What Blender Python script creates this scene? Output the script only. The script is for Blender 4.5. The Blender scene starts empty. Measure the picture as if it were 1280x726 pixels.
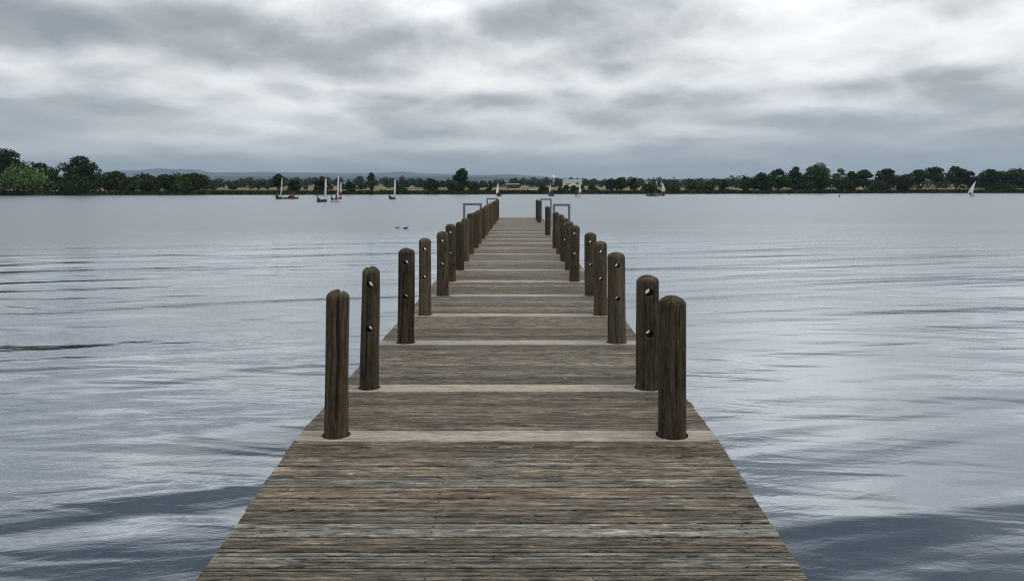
import bpy, bmesh, math, random
import numpy as np
from mathutils import Vector, Matrix, noise as mnoise

R = math.radians
sc = bpy.context.scene
COL = sc.collection
random.seed(7)

# ------------------------------------------------------------------ helpers
CAM_Z = 1.6
F = 900.0            # focal length in photo pixels (1280 wide)
HX, HY = 648.0, 231.0
WATER = -1.4         # deck is z = 0
LAND = -0.55


def P(px, py, D):
    return Vector(((px - HX) / F * D, D, CAM_Z - (py - HY) / F * D))


def water_dist(py):
    return F * (CAM_Z - WATER) / (py - HY)


def link(name, verts, faces, mat=None, parent=None, smooth=False):
    me = bpy.data.meshes.new(name)
    me.from_pydata([tuple(v) for v in verts], [], faces)
    me.update()
    if mat is not None:
        me.materials.append(mat)
    if smooth:
        me.polygons.foreach_set('use_smooth', [True] * len(me.polygons))
    ob = bpy.data.objects.new(name, me)
    COL.objects.link(ob)
    if parent is not None:
        ob.parent = parent
    return ob


def empty(name, loc=(0, 0, 0), rz=0.0):
    o = bpy.data.objects.new(name, None)
    o.empty_display_size = 0.2
    o.location = loc
    o.rotation_euler = (0, 0, rz)
    COL.objects.link(o)
    return o


def tag(o, label=None, cat=None, group=None, kind=None):
    if label:
        o['label'] = label
    if cat:
        o['category'] = cat
    if group:
        o['group'] = group
    if kind:
        o['kind'] = kind
    return o


class MB:
    def __init__(self):
        self.v, self.f = [], []

    def add(self, v, f):
        b = len(self.v)
        self.v += [tuple(p) for p in v]
        self.f += [tuple(b + i for i in q) for q in f]

    def box(self, x0, x1, y0, y1, z0, z1, bev=0.0):
        if bev <= 0:
            v = [(x, y, z) for z in (z0, z1) for y in (y0, y1) for x in (x0, x1)]
            self.add(v, [(0, 2, 3, 1), (4, 5, 7, 6), (0, 1, 5, 4), (2, 6, 7, 3), (0, 4, 6, 2), (1, 3, 7, 5)])
        else:
            bm = bmesh.new()
            bmesh.ops.create_cube(bm, size=1)
            for q in bm.verts:
                q.co = Vector(((x0 + x1) / 2 + q.co.x * (x1 - x0), (y0 + y1) / 2 + q.co.y * (y1 - y0), (z0 + z1) / 2 + q.co.z * (z1 - z0)))
            bmesh.ops.bevel(bm, geom=bm.edges[:], offset=bev, segments=2, affect='EDGES', profile=0.6)
            bm.verts.index_update()
            self.add([q.co for q in bm.verts], [[q.index for q in f.verts] for f in bm.faces])
            bm.free()

    def tube(self, pts, rads, n=8, caps=True):
        pts = [Vector(p) for p in pts]
        if not hasattr(rads, '__len__'):
            rads = [rads] * len(pts)
        b = len(self.v)
        for i, p in enumerate(pts):
            d = (pts[min(i + 1, len(pts) - 1)] - pts[max(i - 1, 0)]).normalized()
            a = d.orthogonal().normalized() if abs(d.z) < 0.9 else Vector((1, 0, 0))
            a = (a - d * a.dot(d)).normalized()
            c = d.cross(a)
            for k in range(n):
                t = 2 * math.pi * k / n
                self.v.append(tuple(p + (a * math.cos(t) + c * math.sin(t)) * rads[i]))
        for i in range(len(pts) - 1):
            for k in range(n):
                k2 = (k + 1) % n
                self.f.append((b + i * n + k, b + i * n + k2, b + (i + 1) * n + k2, b + (i + 1) * n + k))
        if caps:
            self.f.append(tuple(b + k for k in reversed(range(n))))
            self.f.append(tuple(b + (len(pts) - 1) * n + k for k in range(n)))

    def ball(self, c, r, seg=12, ring=8):
        b = len(self.v)
        rx, ry, rz = r if hasattr(r, '__len__') else (r, r, r)
        for i in range(1, ring):
            ph = math.pi * i / ring
            for k in range(seg):
                t = 2 * math.pi * k / seg
                self.v.append((c[0] + rx * math.sin(ph) * math.cos(t), c[1] + ry * math.sin(ph) * math.sin(t), c[2] + rz * math.cos(ph)))
        top = len(self.v)
        self.v.append((c[0], c[1], c[2] + rz))
        self.v.append((c[0], c[1], c[2] - rz))
        for i in range(ring - 2):
            for k in range(seg):
                k2 = (k + 1) % seg
                self.f.append((b + i * seg + k, b + (i + 1) * seg + k, b + (i + 1) * seg + k2, b + i * seg + k2))
        for k in range(seg):
            k2 = (k + 1) % seg
            self.f.append((top, b + k, b + k2))
            self.f.append((top + 1, b + (ring - 2) * seg + k2, b + (ring - 2) * seg + k))

    def build(self, name, mat, parent=None, smooth=False):
        return link(name, self.v, self.f, mat, parent, smooth)


# ------------------------------------------------------------------ node helpers
def new_mat(name):
    m = bpy.data.materials.new(name)
    m.use_nodes = True
    nt = m.node_tree
    nt.nodes.clear()
    out = nt.nodes.new('ShaderNodeOutputMaterial')
    b = nt.nodes.new('ShaderNodeBsdfPrincipled')
    nt.links.new(b.outputs[0], out.inputs[0])
    return m, nt, b


class G:
    """tiny node-graph helper"""
    def __init__(self, nt):
        self.nt = nt

    def n(self, t, **kw):
        o = self.nt.nodes.new(t)
        for k, v in kw.items():
            setattr(o, k, v)
        return o

    def put(self, sock, v):
        if hasattr(v, 'is_output') or isinstance(v, bpy.types.NodeSocket):
            self.nt.links.new(v, sock)
        else:
            if hasattr(sock.default_value, '__len__') and not hasattr(v, '__len__'):
                v = (v, v, v)
            if hasattr(sock.default_value, '__len__') and len(sock.default_value) == 4 and len(v) == 3:
                v = (*v, 1)
            sock.default_value = v

    def math(self, op, a, b=0.0, c=None, clamp=False):
        o = self.n('ShaderNodeMath', operation=op, use_clamp=clamp)
        self.put(o.inputs[0], a)
        self.put(o.inputs[1], b)
        if c is not None:
            self.put(o.inputs[2], c)
        return o.outputs[0]

    def vmath(self, op, a, b=(0, 0, 0)):
        o = self.n('ShaderNodeVectorMath', operation=op)
        self.put(o.inputs[0], a)
        if op == 'SCALE':
            self.put(o.inputs['Scale'], b)
        else:
            self.put(o.inputs[1], b)
        return o.outputs['Value'] if op in ('DOT_PRODUCT', 'LENGTH') else o.outputs[0]

    def mul(self, v, s):
        return self.vmath('MULTIPLY', v, s)

    def noise(self, vec, scale=1.0, detail=4, rough=0.55, dist=0.0):
        o = self.n('ShaderNodeTexNoise')
        self.put(o.inputs['Vector'], vec)
        o.inputs['Scale'].default_value = scale
        o.inputs['Detail'].default_value = detail
        o.inputs['Roughness'].default_value = rough
        o.inputs['Distortion'].default_value = dist
        return o.outputs['Fac']

    def ramp(self, fac, stops, interp='LINEAR'):
        o = self.n('ShaderNodeValToRGB')
        o.color_ramp.interpolation = interp
        el = o.color_ramp.elements
        while len(el) < len(stops):
            el.new(0.5)
        for e, (p, c) in zip(el, stops):
            e.position = p
            e.color = (c, c, c, 1) if not hasattr(c, '__len__') else (*c[:3], 1)
        self.put(o.inputs[0], fac)
        return o.outputs[0]

    def mapr(self, v, a, b, c=0.0, d=1.0, smooth=False):
        o = self.n('ShaderNodeMapRange', clamp=True)
        if smooth:
            o.interpolation_type = 'SMOOTHSTEP'
        self.put(o.inputs[0], v)
        for i, q in enumerate((a, b, c, d)):
            self.put(o.inputs[i + 1], q)
        return o.outputs[0]

    def mix(self, fac, a, b, mode='MIX'):
        o = self.n('ShaderNodeMix', data_type='RGBA', blend_type=mode)
        o.clamp_factor = True
        self.put(o.inputs[0], fac)
        self.put(o.inputs[6], a)
        self.put(o.inputs[7], b)
        return o.outputs[2]

    def sep(self, v):
        o = self.n('ShaderNodeSeparateXYZ')
        self.put(o.inputs[0], v)
        return o.outputs

    def comb(self, x, y, z):
        o = self.n('ShaderNodeCombineXYZ')
        self.put(o.inputs[0], x)
        self.put(o.inputs[1], y)
        self.put(o.inputs[2], z)
        return o.outputs[0]

    def coord(self, which='Object'):
        return self.n('ShaderNodeTexCoord').outputs[which]

    def attr(self, name):
        o = self.n('ShaderNodeAttribute', attribute_name=name)
        return o

    def bump(self, h, strength=1.0, dist=0.01, normal=None):
        o = self.n('ShaderNodeBump')
        self.put(o.inputs['Height'], h)
        o.inputs['Strength'].default_value = strength
        o.inputs['Distance'].default_value = dist
        if normal is not None:
            self.put(o.inputs['Normal'], normal)
        return o.outputs[0]


def plain(name, col, rough=0.6, metal=0.0, var=0.15, scale=6.0, spec=0.4):
    m, nt, b = new_mat(name)
    g = G(nt)
    n = g.noise(g.coord(), scale, 4)
    c0 = tuple(max(0, x * (1 - var)) for x in col)
    c1 = tuple(min(1, x * (1 + var)) for x in col)
    g.put(b.inputs['Base Color'], g.mix(n, c0, c1))
    b.inputs['Roughness'].default_value = rough
    b.inputs['Metallic'].default_value = metal
    b.inputs['Specular IOR Level'].default_value = spec
    return m


# ------------------------------------------------------------------ materials
def deck_material(name, pale=False):
    m, nt, b = new_mat(name)
    g = G(nt)
    co = g.coord()
    rn = g.sep(g.attr('rnd').outputs['Vector'])
    off = g.comb(g.math('MULTIPLY', rn[0], 37.0), 0.0, g.math('MULTIPLY', rn[1], 19.0))
    p = g.vmath('ADD', co, off)
    # slow bending of the grain around knots
    bend = g.noise(g.mul(p, (1.6, 5, 1)), 1.0, 3)
    s = g.sep(p)
    p2 = g.comb(s[0], g.math('ADD', s[1], g.math('MULTIPLY', g.math('SUBTRACT', bend, 0.5), 0.05)), s[2])
    grain = g.noise(g.mul(p2, (3.0, 34, 1)), 1.0, 8, 0.76)
    fine = g.noise(g.mul(p2, (7, 130, 1)), 1.0, 4, 0.7)
    blot = g.noise(g.mul(p, (0.9, 7, 1)), 1.0, 5, 0.6)
    speck = g.noise(g.mul(p, (9, 34, 1)), 1.0, 6, 0.75)
    grime = g.noise(g.mul(co, (0.7, 0.55, 1)), 1.0, 5, 0.62)
    # knots
    vo = g.n('ShaderNodeTexVoronoi', feature='F1')
    g.put(vo.inputs['Vector'], g.mul(p, (1.5, 6.5, 1)))
    vo.inputs['Scale'].default_value = 1.0
    kd = g.math('ADD', vo.outputs['Distance'], g.math('MULTIPLY', g.math('SUBTRACT', speck, 0.5), 0.34))
    knot = g.mapr(kd, 0.03, 0.11, 1.0, 0.0, True)
    ring = g.math('MULTIPLY', g.mapr(kd, 0.1, 0.3, 1.0, 0.0), g.math('ADD', 0.5, g.math('MULTIPLY', 0.5, g.math('SINE', g.math('MULTIPLY', kd, 95.0)))))
    if pale:
        col = g.ramp(grain, [(0.25, (0.23, 0.193, 0.15)), (0.5, (0.43, 0.372, 0.297)), (0.75, (0.55, 0.49, 0.41))])
        col = g.mix(g.mapr(blot, 0.5, 0.75, 0, 0.5), col, (0.27, 0.24, 0.205), 'MIX')
        col = g.mix(g.mapr(rn[2], 0, 1, 0.0, 0.4), col, (0.25, 0.225, 0.19))
    else:
        dark = g.ramp(grain, [(0.28, (0.022, 0.018, 0.014)), (0.43, (0.085, 0.07, 0.053)), (0.56, (0.155, 0.132, 0.104)), (0.74, (0.29, 0.26, 0.215))])
        warm = g.ramp(grain, [(0.28, (0.03, 0.022, 0.014)), (0.43, (0.105, 0.08, 0.053)), (0.58, (0.185, 0.15, 0.108)), (0.74, (0.33, 0.285, 0.225))])
        grey = g.ramp(grain, [(0.28, (0.035, 0.035, 0.034)), (0.43, (0.105, 0.103, 0.097)), (0.58, (0.19, 0.187, 0.175)), (0.74, (0.35, 0.345, 0.325))])
        col = g.mix(g.mapr(rn[0], 0.5, 1.0, 0, 0.75), dark, warm)
        col = g.mix(g.mapr(rn[1], 0.55, 1.0, 0, 1), col, grey)
        col = g.mix(g.mapr(blot, 0.52, 0.72, 0, 0.8), col, g.mix(0.5, grey, (0.12, 0.115, 0.10)))
        # green / ochre algae patches
        col = g.mix(g.mapr(g.noise(g.mul(p, (1.3, 9, 1)), 1.0, 5, 0.65), 0.62, 0.78, 0, 0.55), col, (0.105, 0.095, 0.035))
        # scuffed pale flecks
        fl = g.mapr(g.math('MULTIPLY', g.mapr(speck, 0.56, 0.72), g.mapr(grain, 0.42, 0.62)), 0.12, 0.6, 0, 0.85)
        col = g.mix(fl, col, (0.36, 0.335, 0.29))
        col = g.mix(g.mapr(grime, 0.5, 0.72, 0, 0.5), col, g.mix(1.0, col, (0.62, 0.6, 0.56), 'MULTIPLY'))
        tone = g.mapr(rn[2], 0, 1, 0.74, 1.27)
        col = g.mix(1.0, col, g.comb(tone, tone, tone), 'MULTIPLY')
    # rough weathering: short gouges, raised pale fibres, dark pits
    r1 = g.noise(g.mul(p2, (13, 75, 1)), 1.0, 6, 0.74)
    r2 = g.noise(g.mul(p2, (5.0, 26, 1)), 1.0, 7, 0.72, 0.3)
    pit = g.noise(g.mul(p2, (26, 95, 1)), 1.0, 3, 0.6)
    ka = 0.65 if pale else 1.0
    tn = g.mapr(r1, 0.3, 0.7, 1 - 0.62 * ka, 1 + 0.5 * ka)
    col = g.mix(1.0, col, g.comb(tn, tn, tn), 'MULTIPLY')
    col = g.mix(g.mapr(r2, 0.60, 0.68, 0, 0.8 * ka), col, (0.035, 0.028, 0.02))
    col = g.mix(g.mapr(r2, 0.36, 0.28, 0, 0.55 * ka), col, (0.30, 0.285, 0.24))
    col = g.mix(g.mapr(pit, 0.67, 0.73, 0, 0.85 * ka), col, (0.02, 0.016, 0.012))
    # sparse pale droppings and lichen dots
    vd = g.n('ShaderNodeTexVoronoi', feature='F1')
    g.put(vd.inputs['Vector'], g.mul(co, (2.2, 2.6, 1)))
    vd.inputs['Scale'].default_value = 1.0
    dd = g.math('ADD', vd.outputs['Distance'], g.math('MULTIPLY', g.math('SUBTRACT', speck, 0.5), 0.06))
    dot_ = g.math('MULTIPLY', g.mapr(dd, 0.022, 0.034, 1, 0), g.math('GREATER_THAN', g.sep(vd.outputs['Color'])[0], 0.62))
    col = g.mix(g.math('MULTIPLY', dot_, 0.8), col, (0.42, 0.41, 0.38))
    # thin black cracks along the grain
    crk = g.noise(g.mul(p2, (1.7, 26, 1)), 1.0, 5, 0.62)
    ck = g.math('MULTIPLY', g.mapr(g.math('ABSOLUTE', g.math('SUBTRACT', crk, 0.5)), 0.0, 0.024, 1, 0), g.mapr(g.noise(g.mul(p, (2.4, 11, 1)), 1.0, 3), 0.42, 0.54))
    dk = g.mapr(fine, 0.28, 0.42, 1, 0)
    amt = 0.45 if pale else 0.95
    col = g.mix(g.math('MULTIPLY', ck, amt), col, (0.012, 0.010, 0.008))
    col = g.mix(g.math('MULTIPLY', dk, 0.35 if pale else 0.75), col, (0.02, 0.017, 0.013))
    col = g.mix(g.math('MULTIPLY', ring, 0.3), col, (0.05, 0.036, 0.024))
    col = g.mix(g.math('MULTIPLY', knot, 0.85), col, (0.026, 0.019, 0.013))
    g.put(b.inputs['Base Color'], col)
    if not pale:
        gm = g.n('ShaderNodeGamma')
        g.put(gm.inputs[0], col)
        gm.inputs[1].default_value = 1.28
        col = g.mix(1.0, gm.outputs[0], (2.06, 2.05, 1.98), 'MULTIPLY')
        col = g.mix(g.math('LESS_THAN', rn[0], -0.5), col, (0.02, 0.016, 0.013))
        g.put(b.inputs['Base Color'], col)
    b.inputs['Roughness'].default_value = 0.62
    b.inputs['Specular IOR Level'].default_value = 0.45
    h = g.math('SUBTRACT', g.math('ADD', g.math('MULTIPLY', grain, 0.7), g.math('ADD', g.math('MULTIPLY', fine, 0.5), g.math('MULTIPLY', r1, 0.6))), g.math('ADD', g.math('MULTIPLY', ck, 0.8), g.math('MULTIPLY', g.mapr(r2, 0.6, 0.68), 0.5)))
    g.put(b.inputs['Normal'], g.bump(h, 0.8, 0.006))
    return m


def post_material():
    m, nt, b = new_mat('weathered_post_wood')
    g = G(nt)
    co = g.coord()
    oi = g.n('ShaderNodeObjectInfo')
    rnd = oi.outputs['Random']
    p = g.vmath('ADD', co, g.comb(g.math('MULTIPLY', rnd, 31.0), g.math('MULTIPLY', rnd, 57.0), g.math('MULTIPLY', rnd, 11.0)))
    w = g.noise(g.mul(p, (5, 5, 2.4)), 1.0, 3)
    s = g.sep(p)
    k = g.math('MULTIPLY', g.math('SUBTRACT', w, 0.5), 0.06)
    p2 = g.comb(g.math('ADD', s[0], k), g.math('ADD', s[1], k), s[2])
    grain = g.noise(g.mul(p2, (42, 42, 1.6)), 1.0, 7, 0.68)
    fine = g.noise(g.mul(p2, (130, 130, 5)), 1.0, 4, 0.7)
    blot = g.noise(g.mul(p, (6, 6, 2.2)), 1.0, 5, 0.6)
    spk = g.noise(g.mul(p, (30, 30, 12)), 1.0, 5, 0.7)
    col = g.ramp(grain, [(0.28, (0.014, 0.010, 0.007)), (0.45, (0.05, 0.037, 0.026)), (0.6, (0.092, 0.072, 0.052)), (0.76, (0.17, 0.145, 0.112))])
    col = g.mix(g.mapr(blot, 0.45, 0.7, 0, 0.7), col, g.ramp(grain, [(0.3, (0.022, 0.021, 0.015)), (0.55, (0.078, 0.074, 0.054)), (0.75, (0.17, 0.165, 0.135))]))
    col = g.mix(g.mapr(blot, 0.5, 0.3, 0, 0.7), col, g.mix(1.0, col, (0.62, 0.5, 0.42), 'MULTIPLY'))
    col = g.mix(g.mapr(spk, 0.62, 0.76, 0, 0.35), col, (0.2, 0.18, 0.15))
    ck = g.math('MULTIPLY', g.mapr(g.math('ABSOLUTE', g.math('SUBTRACT', g.noise(g.mul(p2, (20, 20, 0.9)), 1.0, 3), 0.5)), 0.0, 0.02, 1, 0), g.mapr(blot, 0.4, 0.55))
    col = g.mix(g.math('MULTIPLY', ck, 0.9), col, (0.008, 0.006, 0.005))
    vo = g.n('ShaderNodeTexVoronoi', feature='F1')
    g.put(vo.inputs['Vector'], g.mul(p, (7, 7, 2.8)))
    vo.inputs['Scale'].default_value = 1.0
    kd = g.math('ADD', vo.outputs['Distance'], g.math('MULTIPLY', g.math('SUBTRACT', spk, 0.5), 0.25))
    knot = g.mapr(kd, 0.10, 0.2, 1, 0, True)
    col = g.mix(g.math('MULTIPLY', knot, 0.6), col, (0.016, 0.011, 0.008))
    side = g.noise(g.mul(p, (11, 11, 0.8)), 1.0, 3)
    col = g.mix(g.mapr(side, 0.52, 0.68, 0, 0.55), col, (0.135, 0.122, 0.095))
    # paler, greyer end grain on the weathered top
    col = g.mix(g.math('MULTIPLY', g.mapr(s[2], 0.86, 0.95, 0, 0.35), g.mapr(spk, 0.35, 0.6)), col, (0.12, 0.11, 0.095))
    col = g.mix(1.0, col, g.vmath('SCALE', (1.15, 1.08, 0.97), g.mapr(rnd, 0, 1, 0.8, 1.3)), 'MULTIPLY')
    g.put(b.inputs['Base Color'], col)
    b.inputs['Roughness'].default_value = 0.95
    b.inputs['Specular IOR Level'].default_value = 0.08
    h = g.math('SUBTRACT', g.math('ADD', grain, g.math('MULTIPLY', fine, 0.5)), ck)
    g.put(b.inputs['Normal'], g.bump(h, 0.9, 0.008))
    return m


def water_material():
    m, nt, b = new_mat('lake_water')
    g = G(nt)
    co = g.coord()
    s = g.sep(co)
    # rotate a little: crests climb to the right
    def rot(a):
        c, q = math.cos(R(a)), math.sin(R(a))
        return g.comb(g.math('ADD', g.math('MULTIPLY', s[0], c), g.math('MULTIPLY', s[1], q)),
                      g.math('SUBTRACT', g.math('MULTIPLY', s[1], c), g.math('MULTIPLY', s[0], q)), 0.0)
    r1, r2 = rot(14), rot(-7)
    y = s[1]
    # where the wind ruffles the surface (far water) and where it lies calm
    patch = g.noise(g.mul(co, (0.018, 0.035, 1)), 1.0, 4, 0.55)
    wind = g.mapr(g.math('ADD', y, g.math('MULTIPLY', g.math('SUBTRACT', patch, 0.5), 70.0)), 22.0, 46.0, 0, 1, True)
    patch2 = g.noise(g.mul(r1, (0.10, 0.26, 1)), 1.0, 3, 0.5, 0.4)
    swell = g.noise(g.mul(r1, (0.10, 0.50, 1)), 1.0, 2, 0.4, 0.5)
    mid = g.noise(g.mul(r2, (0.33, 1.7, 1)), 1.0, 2, 0.5, 0.5)
    small = g.noise(g.mul(r1, (1.1, 4.5, 1)), 1.0, 3, 0.6, 0.4)
    rip = g.noise(g.mul(r2, (7, 15, 1)), 1.0, 3, 0.6)
    calm = g.mapr(y, 9.0, 34.0, 1.0, 0.4)
    n = g.bump(g.math('MULTIPLY', swell, calm), 1.0, 0.205)
    n = g.bump(g.math('MULTIPLY', mid, g.math('MULTIPLY', calm, g.mapr(patch2, 0.35, 0.65, 0.35, 1.0))), 1.0, 0.04, n)
    n = g.bump(g.math('MULTIPLY', small, g.mapr(patch2, 0.4, 0.65, 0.2, 1.0)), 1.0, 0.008, n)
    n = g.bump(g.math('MULTIPLY', rip, g.math('ADD', g.math('MULTIPLY', wind, 1.0), 0.2)), 1.0, 0.008, n)
    g.put(b.inputs['Normal'], n)
    g.put(b.inputs['Base Color'], (0.022, 0.045, 0.070))
    g.put(b.inputs['Roughness'], g.mapr(wind, 0, 1, 0.05, 0.34))
    b.inputs['IOR'].default_value = 2.5
    b.inputs['Specular Tint'].default_value = (0.93, 0.965, 1.0, 1)
    b.inputs['Coat Weight'].default_value = 1.0
    b.inputs['Coat Tint'].default_value = (0.94, 0.965, 1.0, 1)
    b.inputs['Coat IOR'].default_value = 1.65
    g.put(b.inputs['Coat Roughness'], g.mapr(wind, 0, 1, 0.05, 0.34))
    g.put(b.inputs['Coat Normal'], n)
    b.inputs['Specular IOR Level'].default_value = 0.5
    return m


def ground_material():
    m, nt, b = new_mat('rough_grassland')
    g = G(nt)
    co = g.coord()
    a = g.noise(g.mul(co, (0.02, 0.02, 1)), 1.0, 5, 0.6)
    c = g.noise(g.mul(co, (0.22, 0.09, 1)), 1.0, 5, 0.65)
    z = g.sep(co)[2]
    dry = g.ramp(c, [(0.3, (0.10, 0.085, 0.038)), (0.5, (0.24, 0.185, 0.10)), (0.7, (0.33, 0.255, 0.15))])
    grn = g.ramp(c, [(0.3, (0.028, 0.038, 0.014)), (0.6, (0.075, 0.085, 0.03))])
    col = g.mix(g.mapr(a, 0.40, 0.56), grn, dry)
    col = g.mix(g.mapr(z, -0.80, -0.66, 1, 0), col, (0.03, 0.036, 0.015))
    col = g.mix(g.mapr(z, -1.15, -0.95, 1, 0), col, (0.02, 0.018, 0.013))
    g.put(b.inputs['Base Color'], col)
    b.inputs['Roughness'].default_value = 0.95
    b.inputs['Specular IOR Level'].default_value = 0.1
    g.put(b.inputs['Normal'], g.bump(g.noise(co, 2.0, 6), 0.6, 0.3))
    return m


def hill_material():
    m, nt, b = new_mat('wooded_hillside')
    g = G(nt)
    co = g.coord()
    a = g.noise(g.mul(co, (0.006, 0.004, 0.02)), 1.0, 6, 0.6)
    col = g.ramp(a, [(0.36, (0.012, 0.020, 0.012)), (0.52, (0.026, 0.036, 0.02)), (0.6, (0.05, 0.055, 0.03)), (0.72, (0.032, 0.042, 0.022))])
    g.put(b.inputs['Base Color'], col)
    b.inputs['Roughness'].default_value = 1.0
    b.inputs['Specular IOR Level'].default_value = 0.05
    return m


def leaf_material(name, c0, c1, c2):
    m, nt, b = new_mat(name)
    g = G(nt)
    v = g.sep(g.attr('rnd').outputs['Vector'])
    col = g.mix(g.mapr(v[0], 0, 1), c0, c1)
    col = g.mix(g.mapr(v[1], 0.55, 1.0, 0, 0.8), col, c2)
    g.put(b.inputs['Base Color'], col)
    b.inputs['Roughness'].default_value = 0.9
    b.inputs['Specular IOR Level'].default_value = 0.04
    return m


M_DECK = deck_material('weathered_deck_boards')
M_PALE = deck_material('pale_cross_boards', True)
M_POST = post_material()
M_WATER = water_material()
M_GROUND = ground_material()
M_HILL = hill_material()
M_BARK = plain('bark', (0.055, 0.043, 0.032), 0.95, var=0.4, spec=0.1)
M_LEAF = {
    'dark': leaf_material('dark_foliage', (0.0097, 0.0239, 0.0063), (0.0259, 0.0541, 0.0109), (0.0482, 0.0817, 0.0155)),
    'mid': leaf_material('green_foliage', (0.0135, 0.0338, 0.0077), (0.0385, 0.0753, 0.0155), (0.0722, 0.1192, 0.0232)),
    'pale': leaf_material('pale_foliage', (0.0438, 0.0898, 0.0242), (0.1063, 0.1795, 0.0503), (0.1626, 0.2448, 0.0755)),
    'brown': leaf_material('brownish_foliage', (0.0192, 0.0263, 0.0077), (0.0452, 0.0541, 0.0147), (0.0722, 0.0817, 0.0232)),
    'wood': leaf_material('far_wood_foliage', (0.0134, 0.0232, 0.0101), (0.0335, 0.0483, 0.0170), (0.0628, 0.0698, 0.0271)),
    'reed': leaf_material('bank_plants', (0.0153, 0.0221, 0.0076), (0.0421, 0.0574, 0.0153), (0.0995, 0.1106, 0.0325)),
}
M_STEEL = plain('galvanised_steel', (0.22, 0.25, 0.28), 0.5, 0.6, 0.2, 14)
M_BEAM = plain('old_timber_beam', (0.07, 0.058, 0.045), 0.9, var=0.4, scale=4)
M_SAIL = plain('white_sailcloth', (0.9, 0.9, 0.89), 0.7, var=0.05, scale=2)
M_SAILR = plain('crimson_sailcloth', (0.27, 0.02, 0.05), 0.7, var=0.1)
M_HULLW = plain('grey_white_hull', (0.55, 0.57, 0.58), 0.4, var=0.1)
M_HULLD = plain('dark_hull', (0.03, 0.033, 0.04), 0.4, var=0.2)
M_HULLR = plain('red_hull', (0.24, 0.018, 0.035), 0.4, var=0.15)
M_ALU = plain('alloy_mast', (0.45, 0.46, 0.48), 0.4, 0.8, 0.1)
M_DARKCLOTH = plain('dark_clothing', (0.02, 0.022, 0.028), 0.85, var=0.3)
M_REDCLOTH = plain('red_clothing', (0.30, 0.025, 0.03), 0.85, var=0.2)
M_GREENCLOTH = plain('green_clothing', (0.03, 0.22, 0.09), 0.85, var=0.2)
M_SKIN = plain('skin', (0.42, 0.26, 0.19), 0.6, var=0.1)
M_HAIR = plain('dark_hair', (0.03, 0.02, 0.015), 0.7, var=0.2)
M_WHITE = plain('white_cladding', (0.74, 0.76, 0.74), 0.6, var=0.06, scale=1)
M_DOME = plain('white_dome_panel', (0.85, 0.86, 0.86), 0.5, var=0.04, scale=1)
M_ROOF = plain('grey_roof_sheet', (0.33, 0.35, 0.37), 0.6, var=0.15, scale=1)
M_GLASS = plain('dark_window_glass', (0.015, 0.018, 0.02), 0.15, var=0.1)
M_PLUM = plain('dark_plumage', (0.025, 0.022, 0.02), 0.8, var=0.3, scale=20)
M_PLUM2 = plain('pale_plumage', (0.4, 0.38, 0.35), 0.8, var=0.2, scale=20)
M_BUOY = plain('black_buoy', (0.02, 0.02, 0.022), 0.5, var=0.2)

# ------------------------------------------------------------------ jetty
HINGE = 4.55
RAMP = 0.091
END = 35.35
XL, XR = -1.405, 1.262


def edge_x(y):
    """deck narrows very slightly towards its far end"""
    t = max(0.0, (y - 8.0) / 27.0)
    return XL + 0.13 * t, XR - 0.10 * t


POST_D = [4.60, 5.67, 7.31]
while POST_D[-1] + 1.55 < 34.2:
    POST_D.append(POST_D[-1] + 1.553)


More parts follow.
